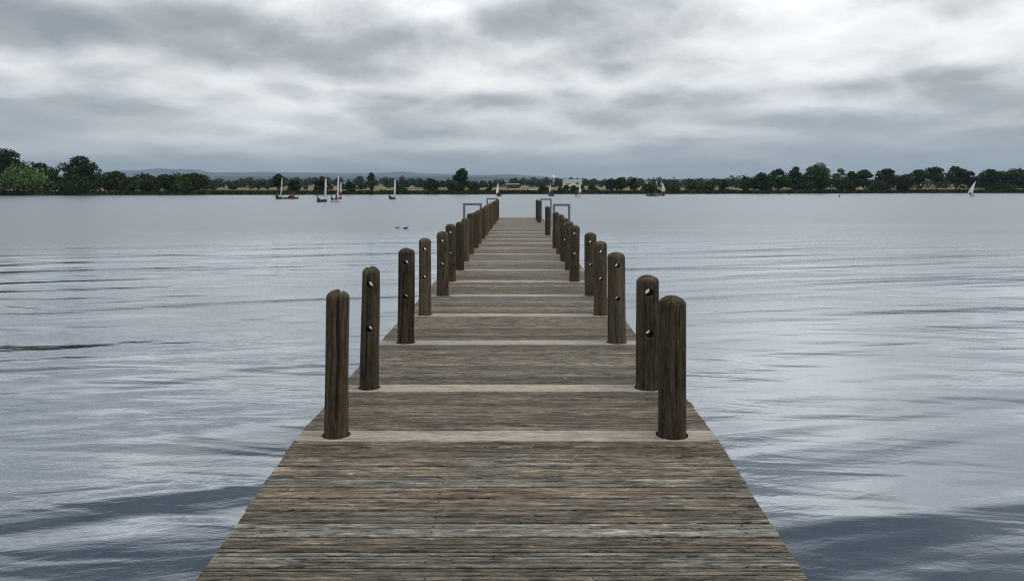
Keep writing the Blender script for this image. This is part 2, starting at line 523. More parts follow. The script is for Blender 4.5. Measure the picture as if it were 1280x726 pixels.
class Boards:
    """grooved boards with a per-board random colour attribute"""
    def __init__(self):
        self.v, self.f, self.a = [], [], []

    def board(self, x0, x1, y0, y1, z, slope=0.0, y_ref=0.0, grooves=4, thick=0.034, seed=None):
        rr = random
        rn = (rr.random(), rr.random(), rr.random())
        prof = [(0.0, -thick), (0.0, -0.004), (0.004, 0.0)]
        w = y1 - y0
        if grooves:
            ng = rr.choice((1, 2, 3, 3, 4))
            for k in range(ng):
                c = w * (k + 0.5 + rr.uniform(0.2, 0.8)) / (ng + 1)
                gd = rr.uniform(0.002, 0.008)
                hw_ = rr.uniform(0.0025, 0.005)
                prof += [(c - hw_, 0.0), (c - hw_ * 0.5, -gd), (c + hw_ * 0.5, -gd), (c + hw_, 0.0)]
        prof += [(w - 0.004, 0.0), (w, -0.004), (w, -thick)]
        nx = 9
        b = len(self.v)
        np_ = len(prof)
        ph = rr.random() * 50
        for i in range(nx):
            t = i / (nx - 1)
            x = x0 + (x1 - x0) * t
            dy = 0.0022 * mnoise.noise(Vector((x * 1.2, ph, 0)))
            dz = 0.0025 * mnoise.noise(Vector((x * 0.8, ph, 7)))
            for (py, pz) in prof:
                yy = y0 + py + dy
                self.v.append((x, yy, z + pz + dz - slope * max(0.0, y_ref - yy)))
        fs = []
        for i in range(nx - 1):
            for k in range(np_ - 1):
                fs.append((b + i * np_ + k, b + (i + 1) * np_ + k, b + (i + 1) * np_ + k + 1, b + i * np_ + k + 1))
            fs.append((b + i * np_ + np_ - 1, b + (i + 1) * np_ + np_ - 1, b + (i + 1) * np_, b + i * np_))
        fs.append(tuple(b + k for k in range(np_)))
        fs.append(tuple(b + (nx - 1) * np_ + k for k in reversed(range(np_))))
        self.f += fs
        self.a += [rn] * len(fs)
        if grooves and y1 < 14:
            # countersunk screw heads over the bearers, two per board
            for bx in (-1.25, -0.42, 0.32, 1.1):
                for q in (0.25, 0.75):
                    if rr.random() < 0.2:
                        continue
                    cx, cy = bx + rr.uniform(-0.012, 0.012), y0 + w * q + rr.uniform(-0.006, 0.006)
                    cz = z + 0.0042 - slope * max(0.0, y_ref - cy)
                    b2 = len(self.v)
                    rad = rr.uniform(0.0035, 0.006)
                    for k in range(8):
                        a_ = k * math.pi / 4
                        self.v.append((cx + rad * math.cos(a_), cy + rad * math.sin(a_), cz))
                    self.v.append((cx, cy, cz + 0.0006))
                    for k in range(8):
                        self.f.append((b2 + k, b2 + (k + 1) % 8, b2 + 8))
                        self.a.append((-1.0, 0.0, 0.0))

    def build(self, name, mat, parent):
        ob = link(name, self.v, self.f, mat, parent)
        at = ob.data.attributes.new('rnd', 'FLOAT_VECTOR', 'FACE')
        at.data.foreach_set('vector', [q for r in self.a for q in r])
        return ob


jetty = empty('jetty', (0, 0, 0))
tag(jetty, 'long straight timber jetty of weathered grey brown boards running out into the lake', 'jetty')

PITCH = 0.1185
GAP = 0.011
# ramp nearest the camera
rb = Boards()
y = HINGE - 0.012
while y > -2.4:
    l, r_ = XL, XR
    rb.board(l + random.uniform(-0.007, 0.005), r_ + random.uniform(-0.005, 0.007), y - PITCH + GAP, y, 0.0, RAMP, HINGE)
    y -= PITCH
rb.build('ramp_decking', M_DECK, jetty)

# pale cross boards sit at the posts
cross_y = []
for i, d in enumerate(POST_D):
    cross_y.append((d - 0.098, d + 0.098))
cross_y.append((END - 0.19, END))
db = Boards()
for i in range(len(cross_y) - 1):
    a = cross_y[i][1] + GAP
    bb = cross_y[i + 1][0]
    n = max(1, round((bb - a) / PITCH))
    st = (bb - a) / n
    for k in range(n):
        y0 = a + k * st
        l, r_ = edge_x(y0)
        db.board(l + random.uniform(-0.007, 0.005), r_ + random.uniform(-0.005, 0.007), y0, y0 + st - GAP, 0.0)
db.build('decking', M_DECK, jetty)


def bool_cut(ob, cutters):
    for c in cutters:
        md = ob.modifiers.new('cut', 'BOOLEAN')
        md.operation = 'DIFFERENCE'
        md.solver = 'EXACT'
        md.object = c
    dg = bpy.context.evaluated_depsgraph_get()
    me = bpy.data.meshes.new_from_object(ob.evaluated_get(dg))
    ob.modifiers.clear()
    old = ob.data
    me.name = old.name
    ob.data = me
    for c in cutters:
        cm = c.data
        bpy.data.objects.remove(c)
        bpy.data.meshes.remove(cm)


def post_x(side, d, j):
    t = max(0.0, (d - 8) / 26)
    if side < 0:
        return -1.155 + 0.17 * t + j
    return 1.005 - 0.13 * t + j


RAD = {(-1, 0): 0.0735, (-1, 1): 0.0705, (-1, 2): 0.083, (-1, 3): 0.0745, (-1, 4): 0.085, (1, 0): 0.087, (1, 1): 0.088, (1, 2): 0.087, (1, 3): 0.078, (1, 4): 0.085}
JL = {0: -0.012, 1: -0.023, 2: 0.01, 3: 0.0, 4: 0.045, 5: 0.0}
JR = {0: -0.022, 1: 0.015, 2: -0.006, 3: 0.012, 4: 0.055, 5: -0.055, 6: -0.02}

for i, (a, bb) in enumerate(cross_y):
    cb = Boards()
    l, r_ = edge_x(a)
    cb.board(l + random.uniform(-0.006, 0.006), r_ + random.uniform(-0.006, 0.006), a, bb - GAP * 0.5, 0.002, grooves=0)
    o = cb.build('cross_board', M_PALE, jetty)
    o['label'] = 'paler newer looking board laid across the deck at the posts'
    if i < 6:
        cuts = []
        for side, J in ((-1, JL), (1, JR)):
            mb = MB()
            px = post_x(side, POST_D[i], J.get(i, 0))
            yc = POST_D[i] + 0.012
            mb.tube([(px, yc, -0.3), (px, yc, 0.3)], RAD.get((side, i), 0.083) * 1.03 + 0.014, 24)
            cuts.append(mb.build('hole_cutter', None))
        bool_cut(o, cuts)

# bearers under the deck
for x in (-1.25, -0.42, 0.32, 1.1):
    mb = MB()
    k = 1 - 0.09
    mb.box(x - 0.04, x + 0.04, HINGE, 9.0, -0.26, -0.036, 0.006)
    mb.add([(x - 0.04, 9, -0.26), (x + 0.04, 9, -0.26), (x + 0.04, 9, -0.036), (x - 0.04, 9, -0.036),
            (x * k - 0.04, END - 0.02, -0.26), (x * k + 0.04, END - 0.02, -0.26), (x * k + 0.04, END - 0.02, -0.036), (x * k - 0.04, END - 0.02, -0.036)],
           [(0, 1, 5, 4), (1, 2, 6, 5), (2, 3, 7, 6), (3, 0, 4, 7), (4, 5, 6, 7)])
    mb.build('bearer', M_BEAM, jetty)
    mb = MB()
    zz = -RAMP * (HINGE + 2.4)
    mb.add([(x - 0.04, -2.4, zz - 0.24), (x + 0.04, -2.4, zz - 0.24), (x + 0.04, -2.4, zz - 0.038), (x - 0.04, -2.4, zz - 0.038),
            (x - 0.04, HINGE - 0.03, -0.24), (x + 0.04, HINGE - 0.03, -0.24), (x + 0.04, HINGE - 0.03, -0.04), (x - 0.04, HINGE - 0.03, -0.04)],
           [(0, 3, 2, 1), (0, 1, 5, 4), (1, 2, 6, 5), (2, 3, 7, 6), (3, 0, 4, 7), (4, 5, 6, 7)])
    mb.build('ramp_bearer', M_BEAM, jetty)
for d in POST_D:
    mb = MB()
    l, r_ = edge_x(d)
    mb.box(l + 0.06, r_ - 0.06, d + 0.11, d + 0.21, -0.47, -0.262, 0.006)
    mb.build('cross_beam', M_BEAM, jetty)


# ------------------------------------------------------------------ posts
def post_mesh(seed, h, nseg, nz, cracks=(), holes=True, r0=0.084, notch=0.0, bulge=0.006):
    """vertical post, z=0 at the deck, running down into the lake bed"""
    bot = -2.6
    dome = 0.058
    zs = [bot, -1.2, -0.12, -0.05]
    zs += [(h - dome) * i / nz for i in range(nz + 1)]
    tops = [0.22, 0.42, 0.6, 0.76, 0.89, 0.96]
    V, Fc = [], []
    rings = []
    for z in zs:
        rings.append((z, 1.0))
    for t in tops:
        rings.append((h - dome + dome * t, (1 - t ** 2.4) ** 0.58))
    for (z, k) in rings:
        for s in range(nseg):
            a = 2 * math.pi * s / nseg
            dx, dy = math.sin(a), -math.cos(a)       # a = 0 faces the camera
            q = Vector((dx * 1.3, dy * 1.3, z * 1.1 + seed * 3.1))
            r = r0 * (1.0 + 0.03 * (1 - max(z, 0) / h)) + bulge * mnoise.noise(q)
            r += 0.003 * mnoise.noise(Vector((dx * 9, dy * 9, z * 1.5 + seed)))
            for (ca, cw, cd, z0, z1) in cracks:
                aa = ca + 0.10 * mnoise.noise(Vector((z * 3.0, seed, 3)))
                da = (a - aa + math.pi) % (2 * math.pi) - math.pi
                f = math.exp(-(da / cw) ** 2)
                e = max(0.0, min(1.0, (z - z0) / 0.12)) * max(0.0, min(1.0, (z1 - z) / 0.12 + (1 if z1 >= h else 0)))
                r -= cd * f * e
            x, yv = dx * r * k, dy * r * k
            zz = z
            if notch and z > h - dome:
                ca = cracks[0][0]
                lat = dx * r * k - math.sin(ca) * r0
                zz -= notch * math.exp(-(lat / 0.012) ** 2)
            V.append((x, yv, zz + (0.006 * mnoise.noise(Vector((x * 18, yv * 18, seed))) if z > h - dome - 0.001 else 0)))
    nr = len(rings)
    for i in range(nr - 1):
        for s in range(nseg):
            s2 = (s + 1) % nseg
            Fc.append((i * nseg + s, i * nseg + s2, (i + 1) * nseg + s2, (i + 1) * nseg + s))
    V.append((0, 0, h + 0.001))
    for s in range(nseg):
        Fc.append(((nr - 1) * nseg + s, (nr - 1) * nseg + (s + 1) % nseg, len(V) - 1))
    Fc.append(tuple(reversed(range(nseg))))
    return V, Fc


def make_post(name, seed, h, near, cracks=(), holes=True, notch=0.0, r0=0.084, hole=0.0235):
    V, Fc = post_mesh(seed, h, 88 if near else 28, 54 if near else 16, cracks, holes, r0, notch)
    ob = link(name, V, Fc, M_POST, None, True)
    if holes:
        cuts = []
        for fr in (0.145, 0.505):
            mb = MB()
            z = h * (1 - fr)
            x = 0.004 * math.sin(seed * 7 + fr * 20)
            mb.tube([(x, -0.3, z), (x, 0.3, z)], hole, 20)
            cuts.append(mb.build('hole_cutter', None))
        bool_cut(ob, cuts)
    return ob


ORD = ['nearest', 'second', 'third', 'fourth', 'fifth', 'sixth', 'seventh', 'eighth', 'ninth', 'tenth', 'eleventh', 'twelfth',
       'thirteenth', 'fourteenth', 'fifteenth', 'sixteenth', 'seventeenth', 'eighteenth', 'nineteenth', 'twentieth', 'twenty-first']
HL = {0: 0.93, 1: 0.958, 2: 0.958, 3: 0.948, 4: 0.927, 5: 0.95}
HR = {0: 0.89, 1: 0.89, 2: 0.918, 3: 0.91, 4: 0.91, 5: 0.93, 6: 0.915}
near_cracks = {
    (-1, 0): ([(0.24, 0.10, 0.034, 0.03, 9), (-0.5, 0.05, 0.012, 0.5, 9)], 0.022),
    (-1, 1): ([(-0.22, 0.06, 0.022, 0.05, 9), (0.5, 0.05, 0.009, 0.1, 0.5)], 0.014),
    (-1, 2): ([(0.3, 0.05, 0.012, 0.2, 0.7)], 0.0),
    (-1, 3): ([(-0.3, 0.05, 0.012, 0.3, 0.9)], 0.0),
    (1, 0): ([(0.12, 0.05, 0.012, 0.05, 0.6), (0.85, 0.05, 0.012, 0.2, 0.8)], 0.0),
    (1, 1): ([(0.35, 0.045, 0.011, 0.0, 0.55), (-0.5, 0.04, 0.010, 0.3, 9)], 0.0),
    (1, 2): ([(-0.3, 0.05, 0.013, 0.0, 0.5)], 0.0),
}
protos = [make_post('wooden_post', 40 + q, 0.93, False, holes=False) for q in range(3)]
used_proto = [False] * 3
RIGHT_MISSING = {10, 11, 13, 14, 15, 16}
rank = {-1: 0, 1: 0}
nR = len(POST_D) - len(RIGHT_MISSING)
post_labels = {
    (-1, 0): 'nearest post on the left side of the jetty, split by a tall crack, no holes',
    (-1, 1): 'second post from the near end on the left, notched top and two drilled holes',
    (1, 0): 'nearest post on the right side of the jetty, thick, knotted and without drilled holes',
    (1, 1): 'second post from the near end on the right, dark, half hidden by the nearest post',
    (1, 10): 'lone post standing between the two gaps in the right hand row of jetty posts',
    (1, 12): 'farthest post of the right hand row at the very end of the jetty',
}
for side, J, H in ((-1, JL, HL), (1, JR, HR)):
    for i, d in enumerate(POST_D):
        if side > 0 and i in RIGHT_MISSING:
            continue
        near = i < (6 if side < 0 else 8)
        h = H.get(i, 0.93 + random.uniform(-0.025, 0.02))
        if near:
            cr, nt_ = near_cracks.get((side, i), ([], 0.0))
            o = make_post('wooden_post', 3 + i * 2 + (0 if side < 0 else 17), h, True, cr, holes=(i > 0), notch=nt_, r0=RAD.get((side, i), 0.083), hole=(0.0265 if side < 0 else 0.031) if i == 1 else 0.0235 if i == 2 else 0.021)
        else:
            k = (i + (side > 0)) % 3
            if used_proto[k]:
                o = protos[k].copy()
                COL.objects.link(o)
            else:
                o = protos[k]
                used_proto[k] = True
            o.scale = (random.uniform(0.95, 1.06), 1.0, h / 0.93)
        o.location = (post_x(side, d, J.get(i, random.uniform(-0.015, 0.015))), d + 0.012, 0)
        o.rotation_euler = (random.uniform(-0.008, 0.008), random.uniform(-0.008, 0.008) + (0.012 if side < 0 and i < 2 else 0), 0)
        k = rank[side]
        rank[side] += 1
        lab = post_labels.get((side, k))
        if not lab:
            lab = '%s post from the near end on the jetty\'s %s side, two drilled holes' % (ORD[k], 'left' if side < 0 else 'right')
            if not near:
                lab = '%s post from the near end in the jetty\'s %s row' % (ORD[k], 'left' if side < 0 else 'right')
        tag(o, lab, 'post', 'round topped timber posts along the %s edge of the jetty' % ('left' if side < 0 else 'right'))


# ------------------------------------------------------------------ steel hoops at the ladders
def hoop(px0, px1, ytop, D, label):
    t = empty('grab_rail', ((px0 + px1) / 2 / 1.0 * 0 + ((px0 + px1) / 2 - HX) / F * D, D, 0))
    w = (px1 - px0) / F * D / 2
    zt = CAM_Z - (ytop - HY) / F * D
    r = 0.034
    for s in (-1, 1):
        mb = MB()
        mb.box(s * w - r, s * w + r, -r, r, -1.9, zt - 2 * r - 0.002, 0.008)
        mb.build('upright', M_STEEL, t)
    mb = MB()
    mb.box(-w - r, w + r, -r, r, zt - 2 * r, zt, 0.008)
    mb.build('top_bar', M_STEEL, t)
    for k in range(5):
        mb = MB()
        z = -0.25 - 0.28 * k
        mb.tube([(-w + r * 0.9, 0, z), (w - r * 0.9, 0, z)], 0.02, 10)
        mb.build('rung', M_STEEL, t)
    tag(t, label, 'grab rail', 'grey steel ladder hoops beside the jetty')


hoop(580.2, 601.0, 254.0, 21.9, 'nearer grey steel hoop rising above the left row of jetty posts')
hoop(609.0, 621.8, 247.6, 33.2, 'farther, smaller grey steel hoop near the end of the left row of posts')
hoop(692.4, 711.4, 254.8, 21.9, 'nearer grey steel hoop above the gap in the right row of posts')
hoop(676.4, 688.6, 248.2, 33.2, 'farther grey steel hoop with a tall thin leg at the right end of the jetty')

# ------------------------------------------------------------------ water, ground, hills
ws = 3500
mb = MB()
mb.add([(-ws, -300, WATER), (ws, -300, WATER), (ws, 900, WATER), (-ws, 900, WATER)], [(0, 1, 2, 3)])
water = tag(mb.build('water', M_WATER), kind='structure')

SH = [(-600, 60), (-300, 170), (-147, 204.5), (-50, 217.7), (0, 228.8), (57, 232.8), (136, 254.7), (180, 258), (330, 235), (600, 120)]


def shore(x):
    for (a, ya), (b, yb) in zip(SH, SH[1:]):
        if a <= x <= b:
            t = (x - a) / (b - a)
            return ya + (yb - ya) * t + 1.2 * mnoise.noise(Vector((x * 0.03, 5, 0))) + 0.5 * mnoise.noise(Vector((x * 0.15, 9, 0)))
    return -400.0


def ground_z(x, y):
    far = y - shore(x)
    near = -2.6 - y + 0.6 * mnoise.noise(Vector((x * 0.1, 0, 0)))
    s = max(far, near)
    if s < -6:
        return WATER - 1.8
    if s < 0:
        return WATER - 0.25 + 0.26 * s
    if s < 1.2:
        return WATER - 0.25 + s / 1.2 * 0.75
    z = WATER + 0.5 + min(1.0, (s - 1.2) / 16) * 0.32
    z += min(1.0, s / 30) * 0.14 * mnoise.noise(Vector((x * 0.04, y * 0.04, 1)))
    if far > 80 and y > 100:
        z += min(1.0, (far - 80) / 1500) * 3.0
    return z


xs = sorted(set([-12000, -8500, -6000, -4500, -3000, -2200, -1600, -1200, -900, -700] + list(range(-600, 601, 6)) + [700, 900, 1200, 1600, 2200, 3000, 4500, 6000, 8500, 12000]))
ys = [-400, -250, -120, -60, -30, -15, -10, -8, -6, -5, -4.4, -3.8, -3.4, -3, -2.6, -2.2, -1.8, -1, 2, 8, 20, 40, 60, 80, 100, 120, 140, 160, 175, 185, 192]
yy = 196.0
while yy < 268:
    ys.append(yy)
    yy += 0.9
ys += [270, 274, 280, 288, 300, 315, 335, 360, 390, 430, 480, 550, 650, 800, 1000, 1300, 1700, 2300, 3000, 4000, 5200, 6500, 9000, 12000]
V = [(x, q, ground_z(x, q)) for q in ys for x in xs]
nx = len(xs)
Fc = [(j * nx + i, j * nx + i + 1, (j + 1) * nx + i + 1, (j + 1) * nx + i) for j in range(len(ys) - 1) for i in range(nx - 1)]
tag(link('ground', V, Fc, M_GROUND, None, True), kind='structure')


def interp(tab, x):
    if x <= tab[0][0]:
        return tab[0][1]
    for (a, ya), (b, yb) in zip(tab, tab[1:]):
        if x <= b:
            t = (x - a) / (b - a)
            t = t * t * (3 - 2 * t)
            return ya + (yb - ya) * t
    return tab[-1][1]


def ridge(name, D, W, tab, rough, x0, x1, seed):
    nxx, nyy = 260, 12
    V = []
    for j in range(nyy):
        v = j / (nyy - 1) * 2 - 1
        for i in range(nxx):
            px = x0 + (x1 - x0) * i / (nxx - 1)
            X = (px - HX) / F * D
            h = CAM_Z - (interp(tab, px) - HY) / F * D - LAND
            k = math.cos(v * math.pi / 2) ** 1.2 if abs(v) < 1 else 0
            n = rough * (mnoise.noise(Vector((px * 0.035, v * 1.5, seed))) + 0.5 * mnoise.noise(Vector((px * 0.16, v * 3, seed + 3))) + 0.35 * mnoise.noise(Vector((px * 0.5, v * 3, seed + 8))))
            V.append((X, D + v * W, LAND - 2 + max(0, (h + 2 + n * max(0.2, k)) * k)))
    Fc = [(j * nxx + i, j * nxx + i + 1, (j + 1) * nxx + i + 1, (j + 1) * nxx + i) for j in range(nyy - 1) for i in range(nxx - 1)]
    return tag(link(name, V, Fc, M_HILL, None, True), kind='structure')


ridge('hills', 9500, 1500, [(-400, 232), (60, 222), (120, 215), (165, 213.5), (205, 211), (235, 211.5), (262, 215.5), (330, 215.5), (400, 216), (470, 216.5), (505, 214.5), (530, 217), (600, 218.5), (640, 218), (668, 220), (700, 222.5), (760, 226), (900, 228), (1300, 232), (1700, 232)], 8.0, -400, 1700, 2)
ridge('hills', 5200, 800, [(-400, 228), (200, 222), (300, 220.5), (420, 221.5), (560, 221), (650, 222), (720, 225), (760, 226), (1000, 226), (1700, 230)], 5.0, -400, 1700, 12)
ridge('hills', 2000, 300, [(-400, 234), (600, 231), (700, 227), (780, 225.5), (830, 224.5), (880, 223.5), (930, 225.0), (1000, 224), (1300, 225), (1700, 231)], 1.2, -400, 1700, 22)


# ------------------------------------------------------------------ foliage
def leaf_mesh(name, centers, sizes, rnd, mat, parent=None, rng=None, tall=1.0, upright=0.0, nrm=None):
    n = len(centers)
    u = rng.normal(size=(n, 3))
    if nrm is not None:
        u = u * 0.75 + nrm
    u /= np.linalg.norm(u, axis=1, keepdims=True) + 1e-9
    ref = rng.normal(size=(n, 3))
    if upright:
        ref = ref * (1 - upright) + np.array([0, 0, 1.0]) * upright * 2
        u[:, 2] *= (1 - upright)
        u /= np.linalg.norm(u, axis=1, keepdims=True) + 1e-9
    a = np.cross(u, ref)
    a /= np.linalg.norm(a, axis=1, keepdims=True) + 1e-9
    b = np.cross(a, u)
    s = sizes[:, None]
    e = 0.45 + 0.4 * rng.random((n, 1))
    q = np.stack([centers - a * s * e, centers - b * s * tall * 0.62 , centers + a * s * e, centers + b * s * tall], axis=1)
    # a slightly folded, irregular leaf clump
    q += rng.normal(size=q.shape) * s[:, None, :] * 0.12
    me = bpy.data.meshes.new(name)
    me.vertices.add(n * 4)
    me.vertices.foreach_set('co', q.astype(np.float32).ravel())
    me.loops.add(n * 4)
    me.loops.foreach_set('vertex_index', np.arange(n * 4, dtype=np.int32))
    me.polygons.add(n)
    me.polygons.foreach_set('loop_start', np.arange(0, n * 4, 4, dtype=np.int32))
    me.update(calc_edges=True)
    at = me.attributes.new('rnd', 'FLOAT_VECTOR', 'FACE')
    at.data.foreach_set('vector', rnd.astype(np.float32).ravel())
    me.materials.append(mat)
    ob = bpy.data.objects.new(name, me)
    COL.objects.link(ob)
    if parent is not None:
        ob.parent = parent
    return ob


def clump_points(rng, lobes, n, shell=0.5):
    """points in a union of ellipsoidal leaf clumps; returns points, outward dirs, lobe index"""
    L = np.array(lobes)
    vol = (L[:, 3] * L[:, 4]) ** 1.0
    idx = rng.choice(len(L), size=n, p=vol / vol.sum())
    d = rng.normal(size=(n, 3))
    d /= np.linalg.norm(d, axis=1, keepdims=True)
    r = rng.random(n) ** (1 / 3) * (1 - shell) + shell * (0.72 + 0.36 * rng.random(n))
    r = np.clip(r, 0, 1.15)
    p = L[idx, :3] + d * r[:, None] * L[idx][:, [3, 3, 4]]
    return p, d, idx


def crown_lobes(rng, w, z0, z1, shape='round', n=22):
    """lobes that fill a crown of half width w between z0 and z1"""
    H = z1 - z0
    out = []
    for k in range(n):
        for _ in range(40):
            t = rng.random()
            if shape == 'round':
                rad = math.sqrt(max(0.02, 1 - ((t - 0.48) / 0.56) ** 2))
            elif shape == 'bush':
                rad = math.sqrt(max(0.02, 1 - (t * 0.93) ** 2.4))
            elif shape == 'tall':
                rad = (0.55 + 0.45 * math.sin(t * 3.1)) * math.sqrt(max(0.02, 1 - ((t - 0.45) / 0.58) ** 4))
            elif shape == 'umbrella':
                rad = (0.45 + 0.55 * min(1, t / 0.6)) * math.sqrt(max(0.02, 1 - max(0, (t - 0.55) / 0.48) ** 2))
            else:
                rad = max(0.12, 1 - t)
            a = rng.random() * 2 * math.pi
            q = rng.random() ** 0.45
            break
        lr = w * (0.24 + 0.2 * rng.random()) * (0.75 + 0.25 * rad)
        x, y = math.cos(a) * q * max(0.0, w * rad - lr * 0.75), math.sin(a) * q * max(0.0, w * rad - lr * 0.75)
        lz = min(lr * (0.62 + 0.25 * rng.random()), H * 0.3)
        z = z0 + lz * 0.8 + t * max(0.1, H - lz * 1.7)
        out.append((x, y, z, lr, lz))
    # the top of the crown always reaches z1
    out.append((w * 0.12 * (rng.random() - 0.5), 0, z1 - w * 0.22, w * 0.36, w * 0.24))
    return out


TREE_SEED = [100]


def tree(name, px, hw, top, beyond, kind, shape, bottom, label, cat='tree', dens=1.0, leaf=0.34, lean=0.0, group=None):
    """px centre, half width px, top row; 'beyond' = metres behind the waterline"""
    TREE_SEED[0] += 1
    rng = np.random.default_rng(TREE_SEED[0])
    X = (px - HX) / F * 230
    for _ in range(4):
        D = shore(X) + beyond
        X = (px - HX) / F * D
    gz = ground_z(X, D)
    Ht = CAM_Z - (top - HY) / F * D - gz
    w = hw / F * D
    t = empty(name, (X, D, gz))
    zb = bottom * Ht
    lobes = crown_lobes(rng, w, zb, Ht, shape, n=int(16 + w * 1.6))
    n = int(dens * 230 * (w + 1) * (Ht * (1 - bottom) * 0.55 + 1) / (leaf / 0.34) ** 2 / 2.2)
    n = min(max(n, 500), 5200)
    p, d, idx = clump_points(rng, lobes, n, 0.45)
    p[:, 2] = np.maximum(p[:, 2], 0.05)
    tone = rng.random(len(lobes))
    rnd = np.stack([np.clip(tone[idx] * 0.6 + rng.random(n) * 0.4, 0, 1), np.clip(rng.random(n) * 0.75 + tone[idx] * 0.25, 0, 1), rng.random(n)], axis=1)
    up = d.copy()
    up[:, 2] += 0.3
    leaf_mesh('crown', p, leaf * (0.6 + 0.8 * rng.random(n)), rnd, M_LEAF[kind], t, rng, nrm=up)
    # trunk with limbs reaching into the crown
    mb = MB()
    tr = 0.05 + 0.022 * Ht
    ht = max(zb + 0.35 * (Ht - zb), 0.5)
    lx = lean * Ht
    pts = [(0, 0, -0.4), (0.02, 0, 0.1), (lx * 0.3 + 0.1 * rng.normal(), 0.1 * rng.normal(), ht * 0.5), (lx * 0.6, 0, ht), (lx * 0.5, 0.1, Ht * 0.85)]
    mb.tube(pts, [tr * 1.5, tr * 1.1, tr * 0.85, tr * 0.6, tr * 0.12], 8)
    for k in range(6 if Ht > 4 else 4):
        q = lobes[int(rng.integers(len(lobes)))]
        z0 = ht * (0.35 + 0.6 * rng.random())
        st = Vector((lx * 0.5 * z0 / max(ht, 0.1), 0, z0))
        en = Vector((q[0], q[1], max(q[2], z0 + 0.1)))
        md = st.lerp(en, 0.5) + Vector((0, 0, -0.05 * Ht))
        mb.tube([st, md, en], [tr * 0.45, tr * 0.3, tr * 0.08], 5)
    mb.build('trunk', M_BARK, t, True)
    tag(t, label, cat, group)
    return t


